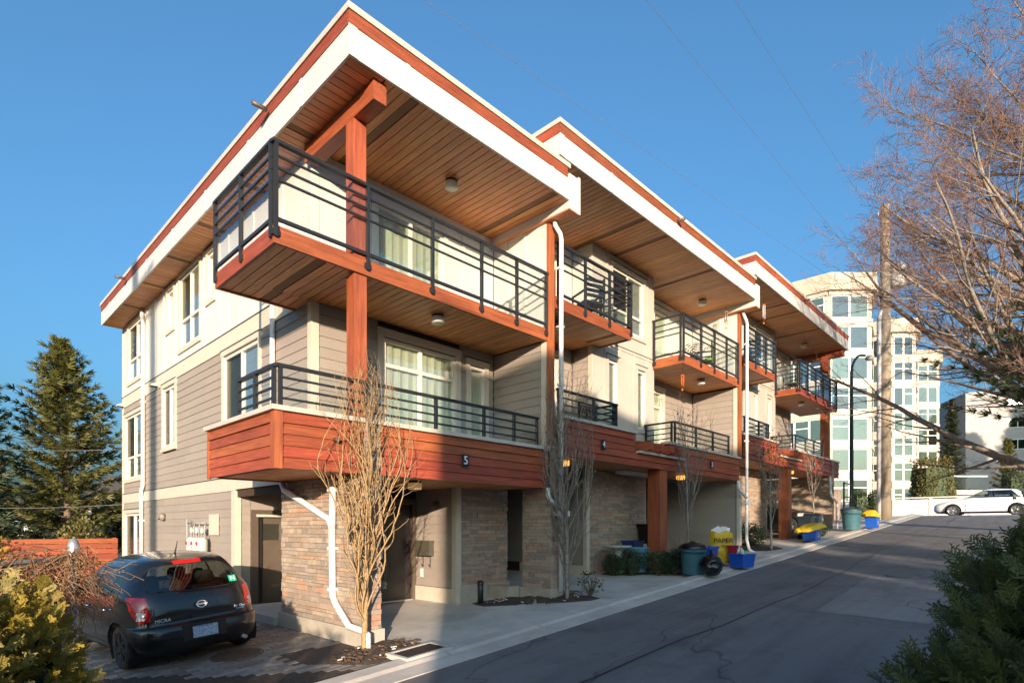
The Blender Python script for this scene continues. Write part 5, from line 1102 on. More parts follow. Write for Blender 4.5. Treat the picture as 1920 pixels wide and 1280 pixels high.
def tote(x, y, w, d, h, mat, label, name='recycling_box', rz=0., z=None, items=0, mark=False, taper=.86, cat='box', inner=None):
    z = gz(x) + .075 if z is None else z; t = thing(name, label, cat, (0, 0, 0), 'recycling boxes along the lane'); b = MB(); lo = [(-w/2*taper, -d/2*taper), (w/2*taper, -d/2*taper), (w/2*taper, d/2*taper), (-w/2*taper, d/2*taper)]; hi = [(-w/2, -d/2), (w/2, -d/2), (w/2, d/2), (-w/2, d/2)]
    th = .012
    for i in range(4):
        j = (i + 1) % 4; b.face([(*lo[i], 0), (*lo[j], 0), (*hi[j], h), (*hi[i], h)]); s = 1 - 2 * th / w; b.face([(lo[j][0]*s, lo[j][1]*s, .01), (lo[i][0]*s, lo[i][1]*s, .01), (hi[i][0]*s, hi[i][1]*s, h), (hi[j][0]*s, hi[j][1]*s, h)]); b.face([(*hi[i], h), (*hi[j], h), (hi[j][0]*s, hi[j][1]*s, h), (hi[i][0]*s, hi[i][1]*s, h)])
    b.face([(*p, 0) for p in lo][::-1]); b.face([(*p, .012) for p in lo]); b.build('body', mat, t)
    for nm, x0, x1, y0, y1 in (('rim', -w/2-.015, w/2+.015, -d/2-.018, -d/2-.001), ('rim', -w/2-.015, w/2+.015, d/2+.001, d/2+.018), ('rim', -w/2-.017, -w/2-.001, -d/2, d/2), ('rim', w/2+.001, w/2+.017, -d/2, d/2)): bx(nm, mat, t, x0, x1, y0, y1, h - .035, h)
    if mark:                                            # chasing-arrows mark as three bent strips
        for k in range(3):
            a = R(90 + 120 * k); c = Vector((.055 * math.cos(a), 0, .055 * math.sin(a))); bb = MB(); u = Vector((-math.sin(a), 0, math.cos(a)))
            v = Vector((math.cos(a), 0, math.sin(a))); q = [c - u * .045 - v * .012, c + u * .02 - v * .012, c + u * .02 - v * .028, c + u * .05, c + u * .02 + v * .028, c + u * .02 + v * .012, c - u * .045 + v * .012]; bb.face([(p.x, -d/2*.93 - .012, h * .5 + p.z) for p in q]); bb.build('recycling_arrow', NUMM, t)
    place(t, (x, y, z), rz); return t
tote(13.45, 5.45, .50, .38, .32, BLUE, 'bright blue recycling box heaped with bottles at the kerb', rz=R(-12)); tote(13.0, 6.15, .62, .45, .52, BLUE, 'tall blue tote standing behind the black rubbish bag', rz=R(6), taper=.8); tote(12.55, 7.85, .46, .36, .40, DBLUE, 'dark blue box with something yellow on top behind the pale bin', z=gz(12.5) + .35)
tote(20.5, 6.0, .62, .42, .34, BLUE, 'blue recycling box under a yellow bag before the grey bins', mark=True); tote(26.15, 5.45, .55, .4, .42, BLUE, 'blue recycling box under a yellow bag at the far end of the kerb', mark=True); tote(14.0, 5.85, .3, .24, .45, RED, 'red bin squeezed between the blue boxes', 'rubbish_bin', rz=R(5), cat='bin')
rgs = random.Random(6)
def bottle(x, y, z, h, r, mat, label, tilt, cap):
    t = thing('bottle', label, 'bottle', (0, 0, 0), 'empties in the blue recycling box'); b = MB(); b.lathe([(r * .9, 0), (r, .01), (r, h * .6), (r * .4, h * .8), (r * .36, h * .93)], k=10); b.build('body', mat, t); b = MB(); b.lathe([(r * .42, h * .93), (r * .42, h)], k=10); b.build('cap', cap, t); place(t, (x, y, z), rgs.uniform(0, 6), 1, tilt); return t
PALE = mcol('milky_plastic', (.62, .63, .62)); ORG = mcol('orange_cap', (.7, .14, .02)); GRN = mcol('green_cap', (.03, .4, .12)); WHT = mcol('white_cap', (.75, .75, .75))
for i, (dx, dy, cp, tl, nm, m_) in enumerate(((-.10, -.06, ORG, 25, 'milky bottle with an orange cap in the blue recycling box', PALE), (.06, .05, WHT, 60, 'milky bottle with a white cap lying in the blue recycling box', PALE), (.14, -.04, GRN, 35, 'green bottle at the right of the blue recycling box', GRN), (-.02, .08, WHT, 15, 'clear upright bottle at the back of the blue recycling box', PALE))): bottle(13.45 + dx, 5.45 + dy, gz(13.45) + .32, .26, .045, m_, nm, R(tl), cp)
def bag(name, label, x, y, w, d, h, mat, seed, z=None, neck=True, cat='bag'):
    z = gz(x) + .07 if z is None else z; t = thing(name, label, cat, (x, y, z)); b = MB(); k, lv = 26, 16
    for i in range(lv + 1):
        f = i / lv; rr = (math.sin(math.pi * min(1, f * .93 + .06)) ** .55) * (1 if f < .8 else 1 - (f - .8) * 3.6) if neck else (1 - .18 * f)
        rr = max(.06, rr)
        for j in range(k):
            a = 2 * math.pi * j / k; nz = 1 + .20 * noise.noise(Vector((math.cos(a) * 1.7, math.sin(a) * 1.7, f * 3 + seed))) + .09 * noise.noise(Vector((math.cos(a) * 5, math.sin(a) * 5, f * 7 + seed)))
            b.v.append(Vector((x + w / 2 * rr * nz * math.cos(a), y + d / 2 * rr * nz * math.sin(a), z + h * f)))
    for i in range(lv):
        for j in range(k): q = i * k + j; q2 = i * k + (j + 1) % k; b.f.append((q, q2, q2 + k, q + k)); b.m.append(0); b.sm.append(True)
    b.f.append(tuple(range(k))[::-1]); b.m.append(0); b.sm.append(False); b.f.append(tuple(lv * k + j for j in range(k))); b.m.append(0); b.sm.append(False); b.build('body', mat, t)
    if neck:
        for s in (-1, 1): bb = MB(); bb.face([(x, y, z + h * .95), (x + s * .05, y - .03, z + h * 1.16), (x + s * .11, y, z + h * 1.10), (x + s * .04, y + .02, z + h * .96)]); bb.build('tie_end', mat, t)
    return t
bag('rubbish_bag', 'shiny black rubbish bag knotted at the top on the kerb', 11.95, 5.50, .52, .46, .50, BLK, 3)
def flatbag(label, x, y, w, d, h, z, rz, seed, tilt=0):
    """soft yellow sack lying over a box"""
    t = thing('yellow_bag', label, 'bag', (0, 0, 0), 'yellow recycling bags'); b = MB(); nx, ny = 18, 12
    for side in (1, 0):
        for i in range(nx + 1):
            for j in range(ny + 1):
                u, v = i / nx * 2 - 1, j / ny * 2 - 1; e = (1 - abs(u) ** 5) * (1 - abs(v) ** 5); nz = noise.noise(Vector((u * 2.2 + seed, v * 2.2, seed))) * .5 + noise.noise(Vector((u * 6 + seed, v * 6, seed))) * .25; b.v.append(Vector((u * w / 2 * (1 + .06 * nz), v * d / 2 * (1 + .08 * nz), (h * e * (.8 + .5 * nz)) if side else -.02 * e)))
    o = (nx + 1) * (ny + 1)
    for i in range(nx):
        for j in range(ny):
            q = i * (ny + 1) + j; b.f.append((q, q + ny + 1, q + ny + 2, q + 1)); b.f.append((o + q, o + q + 1, o + q + ny + 2, o + q + ny + 1)); b.m += [0, 0]; b.sm += [True, True]
    b.build('body', YEL, t); bb = MB(); bb.tube([(-w * .48, 0, h * .1), (-w * .56, .02, .06), (-w * .6, .0, .01)], [.05, .035, .05], 7); bb.build('gathered_end', YEL, t); place(t, (x, y, z), rz, 1, 0, tilt); return t
flatbag('long yellow bag lying over a blue box beside the grey bins', 20.4, 6.02, 1.15, .55, .2, gz(20.4) + .45, R(-14), 2, R(-9)); flatbag('crumpled yellow bag on the farthest blue box', 26.05, 5.5, .85, .55, .32, gz(26) + .52, R(-8), 5, R(4))
pb = thing('yellow_bag', 'upright yellow sack printed PAPER stuffed with white paper', 'bag', (0, 0, 0), 'yellow recycling bags'); b = MB(); X0, Y0, Z0 = 0, 0, 0
nx, nz_ = 12, 14
for side in (0, 1):
    for i in range(nx + 1):
        for j in range(nz_ + 1):
            u, f = i / nx * 2 - 1, j / nz_; e = 1 - abs(u) ** 4; q = noise.noise(Vector((u * 2.5, f * 4, 7 + side * 3))) * .035; b.v.append(Vector((X0 + u * (.30 - .02 * f), Y0 + (1 if side else -1) * (.13 * e + .01) + q, Z0 + f * (.78 + .03 * math.sin(u * 5)))))
o = (nx + 1) * (nz_ + 1)
for i in range(nx):
    for j in range(nz_): q = i * (nz_ + 1) + j; b.f.append((q, q + nz_ + 1, q + nz_ + 2, q + 1)); b.f.append((o + q, o + q + 1, o + q + nz_ + 2, o + q + nz_ + 1)); b.m += [0, 0]; b.sm += [True, True]
b.build('body', YEL, pb); INK = mcol('black_ink', (.01, .01, .01), .7)
ry = Matrix.Rotation(R(-14), 4, 'Z'); text('lettering', 'PAPER', INK, pb, (X0 + .0, Y0 - .19, Z0 + .56), .17, FACE_Y, .004); text('lettering', 'ONLY', INK, pb, (X0 + .05, Y0 - .19, Z0 + .43), .09, FACE_Y, .004)
for k in range(5): b = MB(); a = rgs.uniform(-.5, .5); b.box(-.11, .11, -.008, .008, -.02, .16, 0, Matrix.Translation((X0 - .1 + .05 * k, Y0 + .02 * k - .04, Z0 + .74)) @ Matrix.Rotation(a, 4, 'Y') @ Matrix.Rotation(rgs.uniform(-.4, .4), 4, 'X')); b.build('paper_sheet', WHT, pb)
place(pb, (14.0, 6.2, gz(14) + .08), R(-48))
def wheelie(x, y, w, h, mat, label):
    z = gz(x) + .075; t = thing('wheeled_bin', label, 'bin', (x, y, z), 'rubbish bins along the lane'); b = MB(); lo, hi = w * .38, w * .5
    b.face([(x - lo, y - lo, z), (x + lo, y - lo, z), (x + lo, y + lo, z), (x - lo, y + lo, z)][::-1]); P = [(-1, -1), (1, -1), (1, 1), (-1, 1)]
    for i in range(4): p, q = P[i], P[(i + 1) % 4]; b.face([(x + p[0]*lo, y + p[1]*lo, z), (x + q[0]*lo, y + q[1]*lo, z), (x + q[0]*hi, y + q[1]*hi, z + h), (x + p[0]*hi, y + p[1]*hi, z + h)])
    b.build('body', mat, t); bx('lid', mat, t, x - hi - .03, x + hi + .03, y - hi - .05, y + hi + .03, z + h, z + h + .06); bx('handle', mat, t, x - hi * .8, x + hi * .8, y + hi + .03, y + hi + .08, z + h - .06, z + h)
    for s in (-1, 1): bb = MB(); bb.lathe([(.08, -.02), (.08, .02)], k=14, M=Matrix.Translation((x + s * lo, y + lo, z + .07)) @ Matrix.Rotation(R(90), 4, 'Y')); bb.build('wheel', BLK, t)
wheelie(20.95, 6.3, .42, .72, GREY, 'grey bin just behind the long yellow bag'); wheelie(21.55, 6.25, .44, .78, GREY, 'grey bin with a pale rim nearest the black car'); wheelie(13.7, 8.0, .5, .95, BLK, 'tall black bin in the shade behind the red post')
# birdbath, paving slab, pots
b = MB(); zb = gz(11.75) + .03; b.lathe([(.16, 0), (.17, .05), (.10, .10), (.075, .3), (.10, .5), (.14, .56), (.30, .62), (.33, .66), (.30, .665), (.12, .61), (0, .60)], (11.75, 7.75, zb), 24, cap=False); o = b.build('bird_bath', mk('pale_cast_stone', (.42, .42, .38), .9, .15, 12)); tag(o, 'pale stone bird bath against the stone wall', 'bird bath'); b = MB(); b.lathe([(.29, .635), (0, .636)], (11.75, 7.75, zb), 20, cap=False); b.build('water', M['carclear'], o)
sb = bx('paving_slab', M['concrete_old'], None, 12.95, 13.25, 7.8, 7.87, gz(13), gz(13) + .62, Matrix.Rotation(R(-12), 4, 'X')); tag(sb, 'grey slab leaning on the wall left of the red post', 'slab')
pt = thing('plant_pot', 'big dark pot of dry grassy stems beside the teal bin', 'plant', (12.35, 6.45, gz(12.3)), 'potted and bed plants'); b = MB(); b.lathe([(.20, 0), (.27, .36), (.29, .36), (.29, .42), (.26, .42), (.25, .36), (0, .36)], (12.35, 6.45, gz(12.35) + .05), 22, cap=False); b.build('pot', mcol('dark_pot', (.015, .013, .012)), pt)
M['straw'] = leafmat('dry_stem', (.16, .12, .07), (.38, .32, .2), .8, .2); M['blade'] = leafmat('variegated_blade', (.10, .16, .05), (.52, .50, .25), .5, .2); M['boxleaf'] = leafmat('box_leaf', (.015, .03, .010), (.05, .085, .025), .5, .15)
b = MB(); rg = random.Random(44)
for _ in range(110): a = rg.uniform(0, 6.28); d = Vector((math.cos(a) * .5, math.sin(a) * .5, 1.1)).normalized(); p = Vector((12.35, 6.45, gz(12.35) + .4)) + rv(rg) * .12; leafquad(b, p, (d + rv(rg) * .3).normalized(), perp(d, rg), rg.uniform(.2, .5), .009)
b.build('stems', M['straw'], pt)
def blades(label, x, y, n, L, seed, w=.022):
    t = thing('strap_plant', label, 'plant', (x, y, gz(x)), 'potted and bed plants'); rg = random.Random(seed)
    for _ in range(n):
        b = MB(); a = rg.uniform(0, 6.28); d = Vector((math.cos(a) * rg.uniform(.1, .8), math.sin(a) * rg.uniform(.1, .8), 1)).normalized(); p = Vector((x, y, gz(x) + .05)); s = d.cross(Vector((0, 0, 1))); s = s.normalized() if s.length > .1 else Vector((1, 0, 0)); l = L * rg.uniform(.6, 1.1); pr = p - s * w; pl_ = p + s * w
        for q in range(4): d = (d + Vector((d.x, d.y, 0)) * .18 - Vector((0, 0, .06 * q))).normalized(); p2 = p + d * l / 4; ww = w * (1 - (q + 1) / 4.2); b.face([pr, p2 - s * ww, p2 + s * ww, pl_]); p, pr, pl_ = p2, p2 - s * ww, p2 + s * ww
        b.build('leaf', M['blade'], t)
    return t
blades('strap-leaved plant with pale striped blades before the red post', 12.25, 6.9, 26, .75, 1)
def shrub(label, x, y, r, h, seed, mat='boxleaf', n=900, leaf=.05, stems=True, name='shrub', group='low green shrubs in the bed', cat='shrub', z=None):
    z = gz(x) if z is None else z; t = thing(name, label, cat, (x, y, z), group); rg = random.Random(seed); fo = MB(); st = MB(); c = Vector((x, y, z + h * .55))
    for _ in range(n):
        u = rv(rg); q = rg.uniform(.5, 1.03) * (1 + .22 * noise.noise(u * 2.2 + Vector((x, y, seed)))); p = c + Vector((u.x * r, u.y * r, u.z * h * .5)) * q; d = (u + rv(rg) * .8 + Vector((0, 0, .4))).normalized(); leafquad(fo, p, d, perp(d, rg), leaf * rg.uniform(.7, 1.4), leaf * .3)
    for _ in range(14): u = rv(rg); e = c + Vector((u.x * r, u.y * r, abs(u.z) * h * .4)) * .8; st.tube([(x, y, z), Vector((x, y, z)).lerp(e, .5) + rv(rg) * .04, e], [.012, .008, .004], 4, 0, True, False)
    fo.build('foliage', M[mat], t); st.build('stems', M['bark_brown'], t); return t
for i, (x, y, r, h, lb_) in enumerate(((11.42, 7.7, .22, .5, 'smallest clipped shrub at the left end of the bed'), (11.6, 7.3, .27, .58, 'clipped shrub in front of the bird bath'), (11.95, 6.8, .36, .55, 'broad shrub in front of the pale teal bin'), (12.1, 6.45, .34, .58, 'broad shrub below the striped strap leaves'))): shrub(lb_, x, y, r, h, 50 + i, n=1400, leaf=.045)
for i, (x, y, r, h, lb_) in enumerate(((18.7, 7.2, .36, .6, 'dark shrub behind the tree with dry leaves'), (19.4, 7.6, .45, .7, 'dark shrub left of the second red post'), (22.7, 6.4, .3, .5, 'small shrub at the foot of the thin sapling'))): shrub(lb_, x, y, r, h, 60 + i, n=900, leaf=.06)
shrub('sparse small azalea with reddish leaves at the edge of the second bed', 8.95, 6.55, .24, .46, 71, 'azalea' if 'azalea' in M else 'boxleaf', 130, .05, name='azalea', group='potted and bed plants', cat='plant')
# ------------------------------------------------------------------ things on the balconies
def chair_b(x, y, z, mat, label, rz):
    t = thing('patio_chair', label, 'chair', (0, 0, 0), 'balcony furniture'); bx('seat', mat, t, -.25, .25, -.25, .25, .40, .44); [bx('back_slat', mat, t, -.25, .25, .23, .25, .52 + .11 * q, .59 + .11 * q) for q in range(4)]; [bx('back_post', M['black'], t, s * .25 - .015, s * .25 + .015, .22, .26, .44, .97) for s in (-1, 1)]
    for a in ((-.24, -.24), (.24, -.24), (-.24, .24), (.24, .24)): bx('leg', M['black'], t, a[0] - .015, a[0] + .015, a[1] - .015, a[1] + .015, 0, .4)
    for s in (-1, 1): bx('armrest', M['black'], t, s * .26 - .02, s * .26 + .02, -.24, .24, .62, .65); bx('armrest_post', M['black'], t, s * .26 - .015, s * .26 + .015, -.24, -.21, .44, .62)
    place(t, (x, y, z), rz); return t
chair_b(16.0, 7.6, 4.43, mcol('lime_fabric', (.20, .42, .02), .7), 'lime green chair on the upper balcony of number 3', R(200)); chair_b(10.2, 7.5, 4.43, M['black'], 'black chair on the balcony beside the bay of the middle homes', R(160)); chair_b(23.6, 7.6, 5.15, mcol('tan_fabric', (.25, .15, .08), .8), 'tan chair on the farthest upper balcony', R(170)); chair_b(24.8, 7.7, 5.15, mcol('brown_fabric', (.12, .08, .05), .8), 'brown chair beside the tan one on the farthest balcony', R(190)); chair_b(18.9, 7.5, 5.15, M['black'], 'black chair high on the balcony beside the second white downpipe from the pole', R(150)); chair_b(9.9, 7.5, 1.66, mcol('wicker', (.13, .08, .05), .8), 'brown chair behind the low railing of number 4', R(170))
pp = thing('potted_palm', 'small green palm in a pot on the balcony of number 3', 'plant', (14.9, 7.35, 4.43)); b = MB(); b.lathe([(.12, 0), (.16, .28), (.17, .28), (.13, .25), (0, .25)], (14.9, 7.35, 4.43), 16, cap=False); b.build('pot', GREY, pp)
b = MB(); rg = random.Random(3)
for _ in range(16):
    a = rg.uniform(0, 6.28); d = Vector((math.cos(a) * .7, math.sin(a) * .7, 1)).normalized(); p = Vector((14.9, 7.35, 4.68))
    for s in range(6): d = (d + Vector((0, 0, -.14))).normalized(); p = p + d * .08; sd = d.cross(Vector((0, 0, 1))).normalized(); leafquad(b, p, (d * .4 + sd).normalized(), Vector((0, 0, 1)), .16, .018); leafquad(b, p, (d * .4 - sd).normalized(), Vector((0, 0, 1)), .16, .018)
b.build('fronds', M['boxleaf'], pp)
ot = thing('patio_table', 'low table with an orange cloth behind the railing of number 3', 'table', (15.2, 7.6, 1.66)); bx('top', ORG, ot, 14.9, 15.6, 7.35, 7.85, 2.2, 2.24)
for a in ((14.95, 7.4), (15.55, 7.4), (14.95, 7.8), (15.55, 7.8)): bx('leg', M['black'], ot, a[0] - .02, a[0] + .02, a[1] - .02, a[1] + .02, 1.62, 2.2)
def chime(x, y, z, L, label, mat):
    t = thing('wind_chime', label, 'wind chime', (x, y, z), 'hanging chimes'); b = MB(); b.tube([(x, y, z), (x, y, z - L * .35)], .004, 4); b.build('cord', M['black'], t); b = MB(); b.lathe([(.05, 0), (.05, -.02)], (x, y, z - L * .35), 12); b.build('disc', ORG, t)
    for k in range(4): a = 1.57 * k; b = MB(); b.tube([(x + .04 * math.cos(a), y + .04 * math.sin(a), z - L * .37), (x + .04 * math.cos(a), y + .04 * math.sin(a), z - L * (.75 + .05 * k))], .010, 6); b.build('tube', mat, t)
    b = MB(); b.tube([(x, y, z - L * .37), (x, y, z - L)], .003, 4); b.lathe([(.0, -L), (.03, -L - .03), (0, -L - .07)], (x, y, z), 8); b.build('clapper', ORG, t)
chime(18.6, 6.85, 7.35, .85, 'silver wind chime under the farthest roof', M['metalwhite']); chime(16.6, 7.2, 6.63, .7, 'small chime at the right end of the middle roof', M['steel']); chime(14.1, 7.3, 4.24, .55, 'reddish ornament hanging under the balcony of number 3', ORG)
# ------------------------------------------------------------------ what stands behind the camera and shades the lane
SV = Vector((SUNV.x, SUNV.y, 0)).normalized(); UV = Vector((SV.y, -SV.x, 0))
def us(u, s, z=0): p = UV * u + SV * s; return Vector((p.x, p.y, z))
ROT = Matrix(((UV.x, SV.x, 0, 0), (UV.y, SV.y, 0, 0), (0, 0, 1, 0), (0, 0, 0, 1)))
SL = -SUNV.z / math.hypot(SUNV.x, SUNV.y)
def obx(nm, mat, par, u0, u1, s0, s1, z0, z1):
    o = bpy.data.objects.new(nm, cube_mesh(mat)); c = us((u0 + u1) / 2, (s0 + s1) / 2, (z0 + z1) / 2)
    return link(o, par, Matrix.Translation(c) @ ROT @ Matrix.Diagonal((u1 - u0, s1 - s0, z1 - z0, 1)))
stucco = mk('pale_stucco', (.38, .35, .31), .85, .1, 6, 0, .2, 60); shingle = mk('dark_shingle', (.06, .055, .05), .9, .25, 12, 0, .5, 30)
def house(name, label, u0, u1, s0, s1, zg, zw, ridge, group='houses across the lane'):
    c = us((u0 + u1) / 2, (s0 + s1) / 2, zg); t = thing(name, label, 'house', c, group); obx('wall', stucco, t, u0, u1, s0, s1, zg - .5, zw)
    b = MB(); P = [us(u0 - .0, s0 - .3, zw), us(u1 + .3, s0 - .3, zw), us(u1 + .3, s1 + .3, zw), us(u0 - .0, s1 + .3, zw)]; sm = (s0 + s1) / 2; A1, A2 = us(u0 - .0, sm, ridge), us(u1 + .3, sm, ridge)
    b.face([P[0], P[1], A2, A1]); b.face([P[2], P[3], A1, A2]); b.face([P[3], P[0], A1]); b.face([P[1], P[2], A2]); b.face(P[::-1]); b.build('roof', shingle, t)
    n = max(1, int((u1 - u0) / 2.6))
    for i in range(n):
        for z in (zg + 1.0, zg + 3.8):
            if z + 1.4 < zw: uc = u0 + (u1 - u0) * (i + .5) / n; w = obx('window', M['glass'], t, uc - .6, uc + .6, s1 + .005, s1 + .04, z, z + 1.3); obx('frame', M['vinyl'], w, uc - .68, uc - .601, s1 + .005, s1 + .06, z - .08, z + 1.38); obx('frame', M['vinyl'], w, uc + .601, uc + .68, s1 + .005, s1 + .06, z - .08, z + 1.38)
    return t
def z_at(z0, s): return z0 - SL * s                   # height at s that just touches a ray of height z0 at the camera
house('house', 'two-storey stucco house behind the camera that shades the lane', -.36, 8.2, -22, -13, gz(-9), z_at(5.0, -14) - 1.5, z_at(5.02, -17.5))
for i, (u, s, z0, r) in enumerate(((3.2, -11.5, 5.55, 1.0), (5.0, -11, 5.45, .9), (1.7, -12, 5.3, .5))):
    p = us(u, s); ztop = z_at(z0, s); zg = gz(p.x); conifer('conifer', ('broad', 'slim', 'short')[i] + ' evergreen beside the house behind the camera', p.x, p.y, ztop - zg, r, 80 + i, 'needle_dark', zg, .1, 18, 1.6, .1, .45, 'evergreens behind the camera', 7)
for i, (u, s, z0, r) in enumerate(((9.4, -14, 7.4, 2.3), (11.8, -12, 7.0, 2.0))):
    p = us(u, s); ztop = z_at(z0, s); zg = gz(p.x); conifer('conifer', ('taller', 'lower')[i] + ' dark fir right of the house behind the camera', p.x, p.y, ztop - zg, r, 90 + i, 'needle_dark', zg, .08, 22, 1.4, .1, .55, 'evergreens behind the camera', 8)
lowh = thing('hedge', 'low clipped hedge added out of view behind the camera to cast shade', 'hedge', us(-2.4, -6, gz(-5)))  # unseen hedge, added and sized to shade the low ground and parked car
b = MB(); rg = random.Random(5)
for _ in range(9000):
    p = us(rg.uniform(-10, -1.65), rg.uniform(-6.6, -5.8), 0); zt_ = z_at(-.22, -6.2) + .12 * noise.noise(Vector((p.x * 1.5, p.y * 1.5, 0))); p.z = rg.uniform(gz(p.x), zt_); d = rv(rg); leafquad(b, p, d, perp(d, rg), .16, .05)
b.build('foliage', M['boxleaf'], lowh)
pc = us(-8.05, -9); wp = thing('utility_pole', 'timber utility pole behind the camera whose shadow falls on the side wall', 'pole', (pc.x, pc.y, gz(pc.x))); wood = mk('weathered_pole', (.30, .245, .18), .9, .2, 6, 0, .5, 40, stretch=(4, 4, .3)); b = MB(); b.tube([(pc.x, pc.y, gz(pc.x) - .3), (pc.x, pc.y, 11.5)], [.24, .19], 14); b.build('shaft', wood, wp); obx('crossarm', wood, wp, -9.1, -7.0, -9.35, -9.22, 9.6, 9.75)
# ------------------------------------------------------------------ far side of the cross street
FW = Vector((math.cos(AZ), math.sin(AZ), 0)); RT = Vector((math.sin(AZ), -math.cos(AZ), 0))
def vw(l, t, z=0): p = RT * l + FW * t; return Vector((p.x, p.y, z))
apw = mk('apartment_stucco', (.50, .42, .325), .8, .06, 1.2); aps = mk('apartment_spandrel', (.55, .485, .395), .75, .05, 1.2); wf = mk('white_window_frame', (.78, .77, .74), .5, .03, 3); gfar = glass('far_window_glass', (.66, .74, .70), .16, .02, .5)
RNG = random.Random(77)
def tower(T, l0, t0, poly, z0, floors, fh, cor, mul=1.15):
    """many-sided apartment tower: walls, spandrels, window bands; poly in (right, depth) about (l0, t0)"""
    P = [vw(l0 + a, t0 + d) for a, d in poly]; c2 = [(p.x, p.y) for p in P]; ztop = z0 + floors * fh
    b = MB(); b.prism(c2, z0 - 2, ztop); b.build('wall', apw, T, fixn=True)
    ctr = sum(P, Vector()) / len(P); out = [(ctr + (p - ctr) * cor) for p in P]; b = MB(); b.prism([(p.x, p.y) for p in out], ztop - .0, ztop + 1.5); b.build('cornice', apw, T, fixn=True)
    n = len(P)
    for i in range(n):
        p, q = P[i], P[(i + 1) % n]; e = q - p; L = e.length; e.normalize(); nr = Vector((e.y, -e.x, 0)); mid = (p + q) / 2
        if nr.dot(mid - ctr) < 0: nr = -nr
        if nr.dot(-mid) < 0 or L < 1.2: continue           # only faces that look to the lane
        ang = math.atan2(e.y, e.x)
        def ob(nm, mat, par, a0, a1, zz0, zz1, o0, o1):
            o = bpy.data.objects.new(nm, cube_mesh(mat)); c = p + e * (a0 + a1) / 2 + nr * (o0 + o1) / 2; return link(o, par, Matrix.Translation((c.x, c.y, (zz0 + zz1) / 2)) @ Matrix.Rotation(ang, 4, 'Z') @ Matrix.Diagonal((a1 - a0, abs(o1 - o0), zz1 - zz0, 1)))
        for f in range(floors):
            zb = z0 + f * fh; k = max(1, round((L - .5) / 1.35)); w = (L - .5) / k
            ob('spandrel', aps, T, .03, L - .03, zb + 2.35, zb + fh + .30 if f < floors - 1 else zb + fh, .02, .16)
            for j in range(k):
                a0 = .25 + j * w; wn_ = ob('window', wf, T, a0 + .02, a0 + w - .02, zb + .32, zb + 2.34, .01, .05); ob('pane', gfar, wn_, a0 + .09, a0 + w - .09, zb + .40, zb + 2.26, .052, .06)
                ob('backing', M['blind'] if RNG.random() < .72 else M['interior'], wn_, a0 + .1, a0 + w - .1, zb + .41, zb + 2.25, .0505, .0515)
                if RNG.random() < .55: ob('transom', wf, wn_, a0 + .09, a0 + w - .09, zb + 1.55, zb + 1.64, .0605, .08)
ap = thing('apartment_block', 'cream many-sided apartment block with stepped bays and window bands beyond the cross street', 'building', vw(32, 52, .6))
zA = .75
tower(ap, 30.2, 51, [(-9, 6.2), (-2.1, 0), (1.7, 0), (3.5, 2.6), (3.5, 16), (-9, 16)], zA - 1.5, 8, 2.72, 1.07)
tower(ap, 42.6, 62, [(-4, 2.5), (-1.6, 0), (1.0, 0), (3.1, 2.8), (3.1, 16), (-4, 16)], zA - 1.5, 8, 2.72, 1.09)
tower(ap, 53.2, 73, [(-4, 2.5), (-1.8, 0), (1.2, 0), (3.4, 3.2), (3.4, 12), (-4, 12)], zA - 1.5, 8, 2.72, 1.09)
ga = thing('apartment_block', 'plain grey apartment slab at the right with a few blue windows', 'building', vw(64, 78, .6)); gw = mk('grey_stucco', (.40, .385, .365), .85, .06, 1.5)
tower2 = MB(); gp_ = [vw(62.5, 79), vw(84, 72), vw(88, 84), vw(66, 92)]; tower2.prism([(p.x, p.y) for p in gp_], -1, 18.6); tower2.build('wall', gw, ga, fixn=True); e = (gp_[1] - gp_[0]).normalized(); nr = Vector((e.y, -e.x, 0)); nr = nr if nr.dot(-gp_[0]) > 0 else -nr; ang = math.atan2(e.y, e.x)
for f in range(6):
    zb = .8 + f * 2.95
    for j, a0 in enumerate((4.6, 10.5, 16)):
        def ob(nm, mat, par, s0, s1, zz0, zz1, o0, o1):
            o = bpy.data.objects.new(nm, cube_mesh(mat)); c = gp_[0] + e * (s0 + s1) / 2 + nr * (o0 + o1) / 2; return link(o, par, Matrix.Translation((c.x, c.y, (zz0 + zz1) / 2)) @ Matrix.Rotation(ang, 4, 'Z') @ Matrix.Diagonal((s1 - s0, abs(o1 - o0), zz1 - zz0, 1)))
        w_ = ob('window', wf, ga, a0, a0 + 3.6, zb + .9, zb + 2.3, .0, .05); ob('pane', gfar, w_, a0 + .08, a0 + 3.52, zb + .98, zb + 2.22, .052, .07); ob('backing', M['interior'], w_, a0 + .09, a0 + 3.5, zb + 1, zb + 2.2, .0505, .0515); ob('mullion', wf, w_, a0 + 1.2, a0 + 1.28, zb + .98, zb + 2.22, .071, .09)
    ob('floor_joint', gw, ga, 0.1, 21, zb + 2.9, zb + 2.95, .0, .03)
